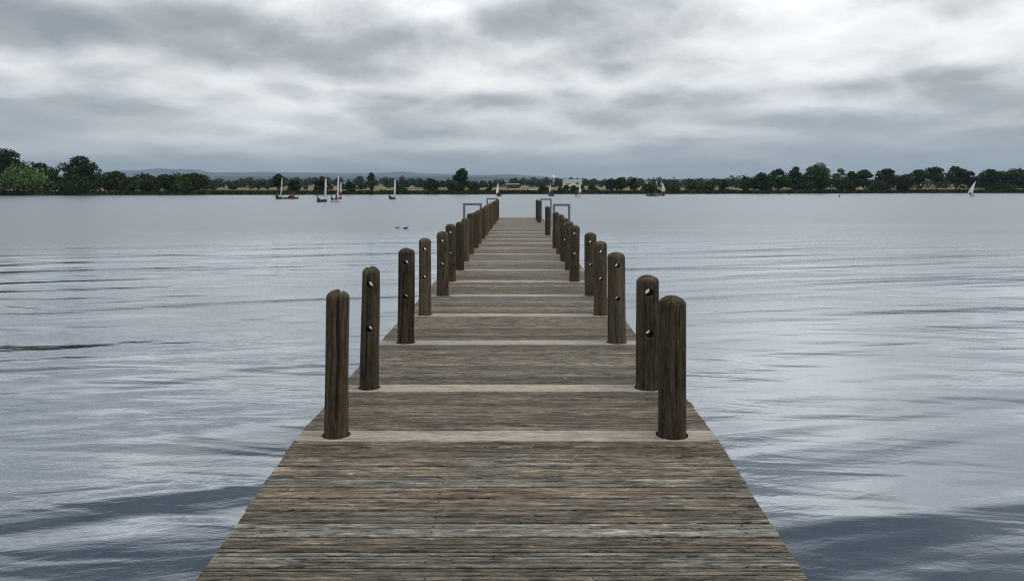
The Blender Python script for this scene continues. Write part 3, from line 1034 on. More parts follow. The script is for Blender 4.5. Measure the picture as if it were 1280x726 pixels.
GT = 'trees along the far shore'
GB = 'bushes along the far shore'
T = [
    # left bank
    ('broadleaf_tree', 6, 30, 186, 22, 'dark', 'round', 0.18, 'tall dark tree rising behind the pale willow at the left edge'),
    ('willow_tree', 24, 34, 206, 4, 'pale', 'bush', 0.02, 'broad pale green willow at the water edge on the far left'),
    ('broadleaf_tree', 50, 15, 204, 16, 'dark', 'round', 0.1, 'dark tree just right of the pale willow, behind its shoulder'),
    ('broadleaf_tree', 69, 14, 210, 12, 'mid', 'round', 0.08, 'small tree filling the dip between the willow and the tall dark oak'),
    ('oak_tree', 101, 23, 195, 9, 'dark', 'umbrella', 0.12, 'tallest dark oak with a rounded head on the left bank'),
    ('broadleaf_bush', 100, 26, 219, 5, 'dark', 'bush', 0.0, 'dark undergrowth bush spread at the foot of the tall left oak'),
    ('broadleaf_tree', 143, 19, 213.5, 14, 'brown', 'round', 0.06, 'rounded brownish green tree directly right of the tall left oak'),
    ('broadleaf_bush', 163, 12, 221, 6, 'mid', 'bush', 0.0, 'low green bush between the brownish tree and the long dark thicket'),
    ('broadleaf_tree', 184, 16, 217, 14, 'brown', 'round', 0.06, 'flat topped brownish tree at the left end of the long thicket'),
    ('broadleaf_tree', 207, 14, 217.5, 8, 'dark', 'bush', 0.0, 'dark upright tree in the middle of the long left thicket'),
    ('broadleaf_tree', 240, 22, 215.8, 20, 'brown', 'umbrella', 0.1, 'wide dark flat headed tree ending the left bank thicket'),
    ('broadleaf_bush', 228, 13, 221, 5, 'mid', 'bush', 0.0, 'lighter green bush in front of the last wide tree on the left bank'),
    # middle
    ('broadleaf_tree', 348, 9.5, 218, 14, 'dark', 'round', 0.28, 'slim dark tree with a bare trunk behind the leftmost white sail'),
    ('broadleaf_bush', 367, 9.5, 224.5, 12, 'dark', 'round', 0.05, 'round dark bush above the red boat'),
    ('broadleaf_tree', 403, 11.5, 220.5, 10, 'brown', 'bush', 0.0, 'dark egg shaped tree behind the sail of the second white dinghy'),
    ('broadleaf_bush', 437, 8, 227.5, 8, 'dark', 'bush', 0.0, 'low dark bush right of the pair of red and white sails'),
    ('poplar_tree', 464, 7, 216, 16, 'mid', 'tall', 0.14, 'slender upright tree standing alone left of the lone white sail'),
    ('broadleaf_bush', 501, 8, 232, 6, 'mid', 'bush', 0.0, 'very low bush right beside the lone white sail'),
    ('broadleaf_bush', 540, 13, 223.8, 10, 'brown', 'bush', 0.0, 'dense round dark bush left of the tall middle tree'),
    ('oak_tree', 577, 13, 210.5, 24, 'dark', 'round', 0.25, 'tallest tree of the middle shore, behind the left row of posts'),
    ('broadleaf_bush', 571, 12.5, 227, 7, 'brown', 'bush', 0.0, 'rounded bush at the foot of the tall middle tree'),
    ('broadleaf_bush', 594, 9, 228.5, 9, 'dark', 'bush', 0.0, 'small dark bush just right of the tall middle tree'),
    ('broadleaf_tree', 612, 5, 226.8, 20, 'dark', 'bush', 0.0, 'little dark tree left of the sail seen at the jetty\'s end'),
    ('broadleaf_bush', 679, 8, 231.5, 12, 'mid', 'bush', 0.0, 'low green hedge like bush left of the sail below the white dome'),
    ('broadleaf_bush', 700, 4.5, 234.5, 5, 'dark', 'bush', 0.0, 'tiny dark bush in front of the white clad building\'s left end'),
    ('broadleaf_bush', 741, 6, 230, 14, 'dark', 'bush', 0.0, 'dark bush just right of the white clad building'),
    ('broadleaf_bush', 708, 5, 231.2, 70, 'dark', 'bush', 0.0, 'dark bush under the left end of the white clad building'),
    ('broadleaf_bush', 717, 5.5, 232, 62, 'brown', 'bush', 0.0, 'brownish bush under the middle of the white clad building'),
    ('broadleaf_bush', 726.5, 4.5, 231.3, 72, 'dark', 'bush', 0.0, 'dark bush under the right end of the white clad building, behind a sail'),
    # right of the middle
    ('broadleaf_tree', 763, 8, 224.5, 50, 'dark', 'round', 0.05, 'faint dark round tree right of the white building, left of the taller pair'),
    ('broadleaf_tree', 775, 11, 222.0, 40, 'dark', 'round', 0.05, 'dark broad tree left of the ragged tree by the motor boat'),
    ('broadleaf_tree', 792, 8, 222.6, 20, 'brown', 'round', 0.1, 'ragged brownish tree above the bow of the grey motor boat'),
    ('broadleaf_bush', 811, 14, 230.5, 7, 'dark', 'bush', 0.0, 'dark bush directly behind the grey motor boat'),
    ('broadleaf_bush', 840, 12, 231.5, 7, 'brown', 'bush', 0.0, 'brownish bush just right of the red and white sail by the motor boat'),
    ('broadleaf_bush', 866, 13, 229, 22, 'mid', 'bush', 0.0, 'mid green bush on the shore right of the brownish bush'),
    ('broadleaf_bush', 886, 12, 228, 26, 'brown', 'bush', 0.0, 'dull brown green bush left of the small dark cone shaped tree'),
    ('broadleaf_tree', 905, 6, 223.6, 24, 'dark', 'bush', 0.0, 'small dark cone shaped tree left of the white caravan'),
    ('broadleaf_tree', 933, 10, 220.6, 16, 'mid', 'round', 0.04, 'rounded tree at the left end of the big right hand wood'),
    ('broadleaf_tree', 953, 13, 215.5, 12, 'dark', 'bush', 0.0, 'large dark tree reaching down to the water at the right wood\'s left end'),
    ('broadleaf_tree', 973, 13, 211.5, 26, 'mid', 'round', 0.05, 'domed green tree between the dark water edge tree and the tallest right tree'),
    ('broadleaf_tree', 995, 11, 208.5, 30, 'dark', 'round', 0.06, 'dark tree close against the left side of the tallest right hand tree'),
    ('oak_tree', 1024, 18, 203.4, 24, 'mid', 'round', 0.06, 'tallest and widest tree of the wood on the right shore'),
    ('broadleaf_bush', 1004, 12, 224, 8, 'mid', 'bush', 0.0, 'rounded green bush at the foot of the tallest right hand tree'),
    ('broadleaf_tree', 1050, 9, 211, 26, 'pale', 'round', 0.08, 'lighter green tree just right of the tallest right hand tree'),
    ('broadleaf_tree', 1065, 8, 214, 22, 'dark', 'round', 0.06, 'small dark tree behind the bush above the black buoy'),
    ('broadleaf_bush', 1058, 10, 224, 7, 'dark', 'bush', 0.0, 'dark bush on the shore nearly above the black buoy'),
    ('broadleaf_tree', 1080, 11, 212, 24, 'mid', 'round', 0.08, 'rounded green tree left of the uneven topped tree on the right shore'),
    ('broadleaf_tree', 1108, 14, 210.5, 26, 'dark', 'umbrella', 0.1, 'dark tree with an uneven flat top in the middle of the right shore'),
    ('broadleaf_bush', 1099, 13, 225.5, 8, 'brown', 'bush', 0.0, 'wide brown green bush below the uneven flat topped tree'),
    ('broadleaf_tree', 1131, 10, 217.3, 20, 'brown', 'round', 0.1, 'low brownish tree in the dip of the right hand tree line'),
    ('broadleaf_bush', 1128, 6.5, 225.5, 8, 'dark', 'bush', 0.0, 'small dark bush in front of the low brownish tree'),
    ('broadleaf_tree', 1148, 10, 211.6, 30, 'mid', 'umbrella', 0.32, 'left one of the three open trunked trees left of the right hand sail'),
    ('broadleaf_tree', 1170, 14, 208.4, 30, 'dark', 'umbrella', 0.34, 'middle and widest of the three open trunked trees left of the right hand sail'),
    ('broadleaf_tree', 1195, 13, 208, 30, 'dark', 'umbrella', 0.3, 'right one of the three open trunked trees, close left of the right hand sail'),
    ('broadleaf_tree', 1212, 8, 214, 34, 'brown', 'round', 0.15, 'thin brownish tree right behind the top of the right hand sail'),
    ('broadleaf_tree', 1240, 16, 211, 24, 'dark', 'round', 0.14, 'dark rounded tree just right of the right hand sail'),
    ('broadleaf_tree', 1268, 17, 210, 24, 'dark', 'round', 0.14, 'dark rounded tree at the right edge of the picture'),
    ('broadleaf_bush', 1252, 18, 229, 14, 'brown', 'bush', 0.0, 'low bush under the two dark trees at the right edge'),
]
for (nm, px, hw, top, by, kind, shape, bot, lab) in T:
    bush = nm.endswith('bush')
    if bot < 0.28:
        bot *= 0.3
    if px < 262 or px > 915:
        hw *= 1.22
    elif shape != 'tall':
        hw *= 1.06
    tree(nm, px, hw, top, by, kind, shape, bot, lab, 'bush' if bush else 'tree', group=GB if bush else GT,
         leaf=0.36 if hw > 8 else 0.28)


# far woods, one mass each
def wood(name, D0, D1, px0, px1, rows, step, hmin, hmax, seed, leaf, per, gapn=0.35):
    rng = np.random.default_rng(seed)
    lob = []
    for r in range(rows):
        D = D0 + (D1 - D0) * (r + 0.5) / rows
        x = (px0 - HX) / F * D
        xe = (px1 - HX) / F * D
        while x < xe:
            nn = mnoise.noise(Vector((x * 0.012, D * 0.01, seed)))
            if nn > -gapn:
                h = hmin + (hmax - hmin) * max(0.05, min(1, 0.5 + 0.75 * nn + 0.4 * (rng.random() - 0.5)))
                w = h * (0.42 + 0.25 * rng.random())
                gz = ground_z(x, D)
                yj = rng.normal() * step
                lob.append((x, D + yj, gz + h * 0.42, w, h * 0.42))
                lob.append((x + w * 0.4 * rng.normal(), D + yj, gz + h * 0.7, w * 0.65, h * 0.3))
                lob.append((x + w * 0.5 * rng.normal(), D + yj, gz + h * 0.3, w * 0.7, h * 0.3))
            x += step * (0.55 + 0.9 * rng.random())
    n = len(lob) * per
    p, d, idx = clump_points(rng, lob, n, 0.6)
    tone = rng.random(len(lob))
    rnd = np.stack([np.clip(tone[idx] * 0.75 + rng.random(n) * 0.25, 0, 1), np.clip(tone[idx] * 0.7 + rng.random(n) * 0.3, 0, 1), rng.random(n)], axis=1)
    d[:, 2] += 0.3
    o = leaf_mesh(name, p, leaf * (0.6 + 0.8 * rng.random(n)), rnd, M_LEAF['wood'], None, rng, nrm=d)
    return tag(o, kind='stuff')


w6 = wood('hedge', 292, 330, 258, 955, 2, 4.5, 1.2, 2.9, 36, 0.42, 34, -0.18)
tag(w6, 'low dark hedges and scrub along the field edge behind the middle shore', 'hedge')
w1 = wood('far_wood', 430, 520, 255, 960, 3, 7.5, 2.6, 5.6, 31, 0.75, 34, 0.08)
tag(w1, 'dull green wood and hedges across the fields behind the middle shore', 'wood')
w2 = wood('far_wood', 700, 900, 200, 1000, 3, 13, 5.0, 10.5, 32, 1.5, 30, 0.3)
tag(w2, 'more distant hazy belt of woodland below the blue hills', 'wood')
w3 = wood('far_wood', 1300, 1480, 660, 1300, 3, 20, 6.0, 11, 33, 2.6, 22, 0.5)
tag(w3, 'wooded low ridge on the horizon right of the white dome', 'wood')


w4 = wood('far_wood', 330, 390, 912, 1900, 2, 6.5, 4.0, 9.0, 34, 0.55, 60, 0.9)
tag(w4, 'dark mass of wood filling the gaps behind the single trees on the right shore', 'wood')
w5 = wood('far_wood', 262, 300, -800, 262, 2, 6.0, 3.0, 7.0, 35, 0.5, 60, 0.9)
tag(w5, 'dark mass of wood filling the gaps behind the single trees on the left bank', 'wood')


# plants along the waterline
def bank():
    rng = np.random.default_rng(5)
    n = 36000
    x = rng.uniform(-420, 470, n)
    hh = np.array([0.5 + 0.5 * mnoise.noise(Vector((q * 0.07, 2, 0))) + 0.35 * mnoise.noise(Vector((q * 0.3, 4, 0))) for q in x])
    off = rng.random(n) ** 1.6 * 11 - 0.5
    yv = np.array([shore(q) for q in x]) + off
    gz = np.array([ground_z(a, b) for a, b in zip(x, yv)])
    top = np.clip(0.25 + 0.7 * hh, 0.12, 1.3) * np.clip(1.15 - off / 14, 0.3, 1)
    z = np.maximum(gz, WATER) + rng.random(n) * top
    rnd = np.stack([rng.random(n), np.clip(rng.random(n) * 0.5 + off / 11 * 0.5, 0, 1), rng.random(n)], axis=1)
    o = leaf_mesh('bank_plants', np.stack([x, yv, z], axis=1), 0.34 * (0.5 + rng.random(n)), rnd, M_LEAF['reed'], None, rng, tall=1.3, upright=0.5)
    tag(o, 'low rough reeds and weeds fringing the far waterline', 'plants', kind='stuff')


bank()


# ------------------------------------------------------------------ buildings far off
def radome():
    D = 640
    c = P(692, 221.8, D)
    t = empty('radome', (c.x, D, LAND))
    r = 2.35 / F * D
    zc = c.z - LAND
    bm = bmesh.new()
    bmesh.ops.create_icosphere(bm, subdivisions=3, radius=r)
    me = bpy.data.meshes.new('dome')
    bm.to_mesh(me)
    bm.free()
    me.materials.append(M_DOME)
    o = bpy.data.objects.new('dome', me)
    o.location = (0, 0, zc)
    o.parent = t
    COL.objects.link(o)
    mb = MB()
    mb.tube([(0, 0, 0), (0, 0, zc - r * 0.75)], [r * 0.75, r * 0.62], 16)
    mb.build('tower', M_ROOF, t)
    tag(t, 'white ball shaped dome standing above the distant trees', 'radome')


radome()


def building(name, px0, px1, py0, py1, D, wall, roof, label, cat='building', slots=(), pitch=0.5, depth=9):
    a, b = P(px0, py0, D), P(px1, py1, D)
    gz = ground_z((a.x + b.x) / 2, D)
    t = empty(name, ((a.x + b.x) / 2, D, gz))
    w = (b.x - a.x) / 2
    h = a.z - gz
    mb = MB()
    mb.box(-w, w, 0, depth, -0.5, h)
    mb.build('wall', wall, t)
    mb = MB()
    ov = 0.25
    mb.add([(-w - ov, -ov, h + 0.01), (w + ov, -ov, h + 0.01), (w + ov, depth + ov, h + 0.01), (-w - ov, depth + ov, h + 0.01),
            (-w - ov, depth / 2, h + pitch), (w + ov, depth / 2, h + pitch)],
           [(0, 1, 5, 4), (2, 3, 4, 5), (1, 2, 5), (3, 0, 4), (0, 3, 2, 1)])
    mb.build('roof', roof, t)
    for (u0, u1, v0, v1) in slots:
        f = MB()
        f.box(-w + 2 * w * u0, -w + 2 * w * u1, -0.08, 0.1, h * v0, h * v1)
        fo = f.build('window', M_GLASS, t)
        f = MB()
        f.box(-w + 2 * w * u0 - 0.06, -w + 2 * w * u1 + 0.06, -0.14, 0.05, h * v0 - 0.12, h * v0 - 0.003)
        f.build('sill', wall, fo)
    return tag(t, label, cat)


building('white_building', 704.5, 727.5, 225.6, 231, 405, M_WHITE, M_ROOF, 'long white clad building with a dark opening above the middle shore', slots=((0.66, 0.82, 0.52, 0.70), (0.12, 0.2, 0.5, 0.64), (0.26, 0.34, 0.5, 0.64)), pitch=0.5)
building('low_shed', 633, 649, 230.6, 232, 400, M_BEAM, M_ROOF, 'low shed with a pale grey roof behind the jetty\'s end', pitch=0.35, slots=((0.3, 0.45, 0.5, 0.7),))
building('pale_house', 806, 814, 227.5, 231, 690, M_WHITE, M_BEAM, 'small pale house with a dark roof among trees above the motor boat', pitch=1.8, slots=((0.2, 0.35, 0.5, 0.7), (0.6, 0.8, 0.5, 0.7)))
building('pale_cottage', 822, 827, 226.6, 230, 760, M_WHITE, M_BEAM, 'tiny pale cottage on the ridge just left of the red and white sail top', pitch=1.6, slots=((0.3, 0.6, 0.5, 0.7),))


def caravan():
    D = 262
    a = P(911.5, 234, D)
    b = P(917.5, 236.5, D)
    gz = ground_z(a.x, D)
    t = empty('caravan', ((a.x + b.x) / 2, D, gz))
    w = (b.x - a.x) / 2
    h = a.z - gz
    mb = MB()
    mb.box(-w, w, -0.7, 0.7, 0.3, h, 0.12)
    mb.build('body', M_WHITE, t)
    for s in (-1, 1):
        mb = MB()
        mb.tube([(s * 0.25 * w, -0.76, 0.27), (s * 0.25 * w, -0.6, 0.27)], 0.27, 12)
        mb.build('wheel', M_HULLD, t)
    mb = MB()
    mb.box(-w * 0.5, w * 0.5, -0.725, -0.6, h * 0.62, h * 0.85)
    mb.build('window', M_GLASS, t)
    tag(t, 'small white caravan on the grass left of the right hand wood', 'caravan')


caravan()

# ------------------------------------------------------------------ people
PEOPLE = {}


def person_mesh(kind):
    """seated figure: pelvis at the origin, facing +x, arms forward on a tiller or oar"""
    key = kind
    if key in PEOPLE:
        return PEOPLE[key]
    J = {'pel': (0, 0, 0.05), 'belly': (0.02, 0, 0.22), 'chest': (0.06, 0, 0.42), 'neck': (0.09, 0, 0.56), 'head0': (0.11, 0, 0.64), 'head1': (0.12, 0, 0.80)}
    rad = {'pel': .15, 'belly': .135, 'chest': .15, 'neck': .06, 'head0': .085, 'head1': .085}
    E = [('pel', 'belly'), ('belly', 'chest'), ('chest', 'neck'), ('neck', 'head0'), ('head0', 'head1')]
    for s, nme in ((-1, 'r'), (1, 'l')):
        J['sh' + nme] = (0.06, 0.19 * s, 0.47)
        J['el' + nme] = (0.17, 0.25 * s, 0.23)
        J['wr' + nme] = (0.40, 0.17 * s, 0.22)
        J['ha' + nme] = (0.48, 0.15 * s, 0.23)
        J['hi' + nme] = (0.05, 0.09 * s, 0.03)
        J['kn' + nme] = (0.44, 0.12 * s, 0.16)
        J['an' + nme] = (0.56, 0.11 * s, -0.22)
        J['to' + nme] = (0.70, 0.12 * s, -0.25)
        for k, r in (('sh', .07), ('el', .05), ('wr', .036), ('ha', .04), ('hi', .1), ('kn', .07), ('an', .047), ('to', .04)):
            rad[k + nme] = r
        E += [('chest', 'sh' + nme), ('sh' + nme, 'el' + nme), ('el' + nme, 'wr' + nme), ('wr' + nme, 'ha' + nme),
              ('pel', 'hi' + nme), ('hi' + nme, 'kn' + nme), ('kn' + nme, 'an' + nme), ('an' + nme, 'to' + nme)]
    names = list(J)
    me = bpy.data.meshes.new('person')
    me.from_pydata([J[k] for k in names], [(names.index(a), names.index(b)) for a, b in E], [])
    ob = bpy.data.objects.new('person', me)
    COL.objects.link(ob)
    md = ob.modifiers.new('skin', 'SKIN')
    for i, k in enumerate(names):
        me.skin_vertices[0].data[i].radius = (rad[k], rad[k])
        me.skin_vertices[0].data[i].use_root = (k == 'pel')
    ob.modifiers.new('sub', 'SUBSURF').levels = 2
    ob.modifiers['sub'].render_levels = 2
    dg = bpy.context.evaluated_depsgraph_get()
    out = bpy.data.meshes.new_from_object(ob.evaluated_get(dg))
    out.name = 'person'
    bpy.data.objects.remove(ob)
    cloth = {'dark': M_DARKCLOTH, 'red': M_REDCLOTH, 'green': M_GREENCLOTH}[kind]
    out.materials.clear()
    out.materials.append(cloth)
    out.materials.append(M_SKIN)
    for p in out.polygons:
        c = p.center
        p.use_smooth = True
        if c.z > 0.585 or c.x > 0.40 and c.z > 0.19 and abs(c.y) > 0.1 and c.z < 0.3 and c.x < 0.56 and c.z > 0.2 and False:
            p.material_index = 1
        elif abs(c.x - 0.47) < 0.09 and 0.185 < c.z < 0.30 and abs(c.y) > 0.1 and c.x > 0.43:
            p.material_index = 1
    PEOPLE[key] = out
    return out


HAIR = [None]


def person(loc, rz, kind, label, tilt=0.0, s=1.0):
    o = bpy.data.objects.new('person', person_mesh(kind))
    o.location = loc
    o.rotation_euler = (0, tilt, rz)
    o.scale = (s, s, s)
    COL.objects.link(o)
    if HAIR[0] is None:
        mb = MB()
        mb.ball((0.10, 0, 0.77), (0.10, 0.095, 0.105), 12, 8)
        h = mb.build('hair', M_HAIR, o, True)
        HAIR[0] = h.data
    else:
        h = bpy.data.objects.new('hair', HAIR[0])
        h.parent = o
        COL.objects.link(h)
    tag(o, label, 'person', 'sailors and boaters on the lake')
    return o


# ------------------------------------------------------------------ boats
def hull(L, B, depth, mat, parent, sharp=0.75, name='hull', floor=0.12):
    st = 17
    V, Fc = [], []
    prof = 8
    for i in range(st):
        t = i / (st - 1)
        x = -L / 2 + L * t
        b = B / 2 * max(0.0, 1 - max(0.0, (t - 0.42) / 0.58) ** 2.2) ** sharp * (0.78 + 0.22 * min(1, t / 0.35))
        b = max(b, 0.012)
        zk = 0.32 * depth * max(0, (t - 0.6) / 0.4) ** 2 - 0.06
        zg = depth * (1 + 0.22 * t * t)
        ins = min(0.14, b * 0.6)
        zf = floor if t < 0.72 and 0 < i else zg - 0.02
        V += [(x, 0, zk), (x, b * 0.6, zk + 0.05), (x, b * 0.92, zk + depth * 0.4), (x, b, zg), (x, b - ins, zg + 0.012), (x, max(0.005, b - ins - 0.02), zf), (x, 0, zf)]
    n = 7
    for s in (1, -1):
        base = 0 if s == 1 else len(V)
        if s == -1:
            V += [(v[0], -v[1], v[2]) for v in V[:st * n]]
        for i in range(st - 1):
            for k in range(n - 1):
                q = (base + i * n + k, base + (i + 1) * n + k, base + (i + 1) * n + k + 1, base + i * n + k + 1)
                Fc.append(q if s == -1 else tuple(reversed(q)))
        for i in (0, st - 1):
            Fc.append(tuple(base + i * n + k for k in range(n)))
    return link(name, V, Fc, mat, parent)


def sail_mesh(foot, luff, z0, boom_a, roach=0.16, headw=0.12, camber=0.10, nz=14, nx=7, mast_x=0.0, side=1):
    V, Fc = [], []
    dirx, diry = -math.cos(boom_a), math.sin(boom_a) * side
    nxv = (-diry, dirx)
    for j in range(nz + 1):
        t = j / nz
        w = foot * ((1 - t) + headw * t + roach * math.sin(t * math.pi))
        tw = 0.14 * t
        for i in range(nx + 1):
            u = i / nx
            c = camber * w * math.sin(u * math.pi) * side
            dx = dirx * math.cos(tw) - diry * math.sin(tw)
            dy = dirx * math.sin(tw) + diry * math.cos(tw)
            V.append((mast_x + dx * w * u - dy * c * 0.6, dy * w * u + dx * c * 0.6, z0 + luff * t + 0.1 * u * (1 - t)))
    for j in range(nz):
        for i in range(nx):
            a = j * (nx + 1) + i
            Fc.append((a, a + 1, a + nx + 2, a + nx + 1))
    # cloth thickness
    m = len(V)
    V += [(v[0] + nxv[0] * 0.006, v[1] + nxv[1] * 0.006, v[2]) for v in V]
    Fc += [tuple(m + q for q in reversed(f)) for f in Fc[:]]
    return V, Fc


def dinghy(px, wl, top, heading, boom, heel, hullmat, label, foot=1.7, red=None, jib=None, headw=0.3, side=1, L=3.4, B=1.25, gooseneck=0.55):
    D = water_dist(wl)
    X = (px - HX) / F * D
    Hm = (wl - top) / F * D
    t = empty('sailing_dinghy', (X, D, WATER), 0)
    t.rotation_euler = (R(heel), 0, R(heading))
    hull(L, B, 0.36, hullmat, t)
    mb = MB()
    mx = L * 0.18
    mb.tube([(mx, 0, 0.1), (mx, 0, Hm * 0.6), (mx - 0.04, 0, Hm)], [0.035, 0.033, 0.018], 8)
    mb.build('mast', M_ALU, t)
    ba = R(boom)
    mb = MB()
    e = (mx - math.cos(ba) * foot, math.sin(ba) * foot * side, gooseneck - 0.02)
    mb.tube([(mx - 0.03, 0, gooseneck - 0.05), e], 0.025, 8)
    mb.build('boom', M_ALU, t)
    V, Fc = sail_mesh(foot, Hm - gooseneck - 0.1, gooseneck, ba, headw=headw, mast_x=mx - 0.05, side=side)
    s = link('sail', V, Fc, M_SAIL, t, True)
    if red:
        s.data.materials.append(M_SAILR)
        for p in s.data.polygons:
            k = (p.center.z - gooseneck) / (Hm - gooseneck)
            if red[0] <= k + 0.0 <= red[1]:
                p.material_index = 1
        s['label'] = 'white sail with a crimson lower panel'
    if jib:
        mb = MB()
        bow = (L * 0.48, 0, 0.45)
        hd = (mx + 0.03, 0, Hm * jib)
        cl = (mx - 0.25, 0.5 * side, 0.5)
        mb.add([bow, hd, cl, (bow[0], bow[1] + .004, bow[2]), (hd[0], hd[1] + .004, hd[2]), (cl[0], cl[1] + .004, cl[2])], [(0, 1, 2), (5, 4, 3), (0, 3, 4, 1), (1, 4, 5, 2), (2, 5, 3, 0)])
        mb.build('jib', M_SAILR, t)
    mb = MB()
    mb.box(-L / 2 - 0.16, -L / 2 - 0.01, -0.015, 0.015, -0.35, 0.32)
    mb.build('rudder', hullmat, t)
    mb = MB()
    mb.tube([(-L / 2 - 0.08, 0, 0.34), (-L / 2 + 0.75, 0.1, 0.46)], 0.015, 6)
    mb.build('tiller', M_ALU, t)
    tag(t, label, 'sailing dinghy', 'sailing dinghies on the lake')
    return t, X, D


def crew(b, lx, ly, lz, rz, kind, label, s=1.0):
    """a person sitting at a spot given in the boat's own frame"""
    t = b
    m = Matrix.Translation(t.location) @ t.rotation_euler.to_matrix().to_4x4()
    p = m @ Vector((lx, ly, lz))
    return person(p, rz, kind, label, 0.0, s)


b, X, D = dinghy(349.3, 248.9, 221.5, 90, 24, 4.5, M_HULLD, 'white sailed dinghy left of the red rowing boat, leaning slightly right', foot=1.3, headw=0.45, side=-1, L=2.7, B=0.95)
crew(b, -0.85, 0.42, 0.36, R(-20), 'dark', 'person in dark clothes sitting in the dinghy left of the red boat')
b, X, D = dinghy(403.6, 252.4, 222.5, 74, 42, 2, M_HULLD, 'white sailed dinghy with a dark hull directly right of the red rowing boat', foot=1.3, headw=0.6, side=-1, L=2.8, B=0.95)
crew(b, -1.1, 0.45, 0.36, R(10), 'dark', 'person in dark clothes in the dark hulled dinghy right of the red boat')
b, X, D = dinghy(419.4, 252.4, 219.5, 80, 34, 3, M_HULLW, 'grey hulled dinghy with a white sail and red crew, nearer of the overlapping pair', foot=1.3, headw=0.45, side=-1, L=2.8, B=1.0)
crew(b, -0.9, 0.4, 0.36, R(0), 'dark', 'person in dark clothes sitting in the grey hulled dinghy of the pair')
crew(b, -0.1, -0.35, 0.36, R(150), 'red', 'person in red sitting by the mast of the grey hulled dinghy')
b, X, D = dinghy(423.8, 249.0, 227.0, 80, 35, 2, M_HULLR, 'red and white sailed dinghy half hidden behind the grey hulled one', foot=1.4, headw=0.25, side=-1, red=(0.0, 0.3), L=2.6, B=0.9)
crew(b, -0.9, 0.3, 0.36, R(0), 'dark', 'person in dark clothes aboard the half hidden red and white sailed dinghy')
b, X, D = dinghy(491.2, 249.0, 224.6, 78, 36, 1.5, M_HULLD, 'lone white sailed dinghy on the open water above the two water birds', foot=1.2, headw=0.6, side=-1, L=2.6, B=0.9)
crew(b, -0.95, 0.5, 0.36, R(0), 'dark', 'person in dark clothes in the lone dinghy above the water birds')
b, X, D = dinghy(623.6, 245.2, 228.0, 100, 30, -2, M_HULLD, 'dinghy with a white and crimson sail seen just beyond the left jetty posts', foot=1.9, headw=0.12, side=1, red=(0.0, 0.12), jib=0.38)
crew(b, -0.6, 0.1, 0.36, R(90), 'dark', 'person in dark clothes in the dinghy beyond the left jetty posts')
b, X, D = dinghy(688.6, 245.2, 228.2, 105, 30, 1, M_HULLD, 'dinghy with a white and crimson sail below the white dome', foot=1.9, headw=0.12, side=1, red=(0.0, 0.25), jib=0.3)
crew(b, -0.6, -0.2, 0.36, R(90), 'dark', 'person in dark clothes in the dinghy below the white dome')
b, X, D = dinghy(722.2, 246.0, 230.2, 78, 28, 9, M_HULLW, 'dinghy heeling right with a white and crimson sail below the white clad building', foot=1.6, headw=0.12, side=-1, red=(0.0, 0.22))
crew(b, -0.6, 0.62, 0.36, R(0), 'dark', 'person leaning out of the dinghy below the white clad building')
b, X, D = dinghy(827.6, 244.7, 227.8, 88, 24, 1, M_HULLR, 'dinghy with a red and white sail beside the grey motor boat', foot=1.8, headw=0.12, side=-1, red=(0.0, 0.24))
crew(b, -0.7, -0.3, 0.36, R(90), 'dark', 'person in dark clothes in the red and white sailed dinghy by the motor boat')
b, X, D = dinghy(1215.2, 245.3, 226.0, 62, 38, 12, M_HULLW, 'white sailed dinghy heeling right, alone on the far right of the lake', foot=2.0, headw=0.10, side=1)
crew(b, -0.5, 0.66, 0.38, R(0), 'dark', 'person in dark clothes leaning out of the far right dinghy')


def rowing(px0, px1, wl, mat, name, label, cat, heading=4):
    D = water_dist(wl)
    L = (px1 - px0) / F * D
    X = ((px0 + px1) / 2 - HX) / F * D
    t = empty(name, (X, D, WATER), R(heading))
    hull(L, 1.2, 0.33, mat, t, floor=0.1)
    for k in (-0.22, 0.02, 0.2):
        mb = MB()
        mb.box(L * k - 0.11, L * k + 0.11, -0.5, 0.5, 0.27, 0.31)
        mb.build('bench', M_BEAM, t)
    tag(t, label, cat)
    return t, L


b, L = rowing(354, 373, 248.7, M_HULLR, 'rowing_boat', 'long red open boat carrying two people', 'rowing boat', 6)
crew(b, L * 0.02, 0, 0.31, R(180), 'dark', 'person in dark clothes sitting in the middle of the red boat', 1.15)
crew(b, L * 0.2, 0.05, 0.31, R(180), 'dark', 'person in dark clothes sitting at the right end of the red boat', 1.15)
b, L = rowing(807.5, 823.5, 245.2, M_HULLD, 'motor_boat', 'grey open motor boat beside the red and white sail', 'motor boat', 176)
mb = MB()
mb.box(-L / 2 - 0.32, -L / 2 - 0.02, -0.14, 0.14, 0.2, 0.75, 0.05)
mb.build('outboard_motor', M_HULLD, b)
crew(b, L * 0.02, 0.0, 0.31, R(170), 'dark', 'person in dark clothes in the middle of the grey motor boat')
crew(b, -L * 0.22, 0.1, 0.31, R(170), 'green', 'person in green in the grey motor boat, nearest the sail')


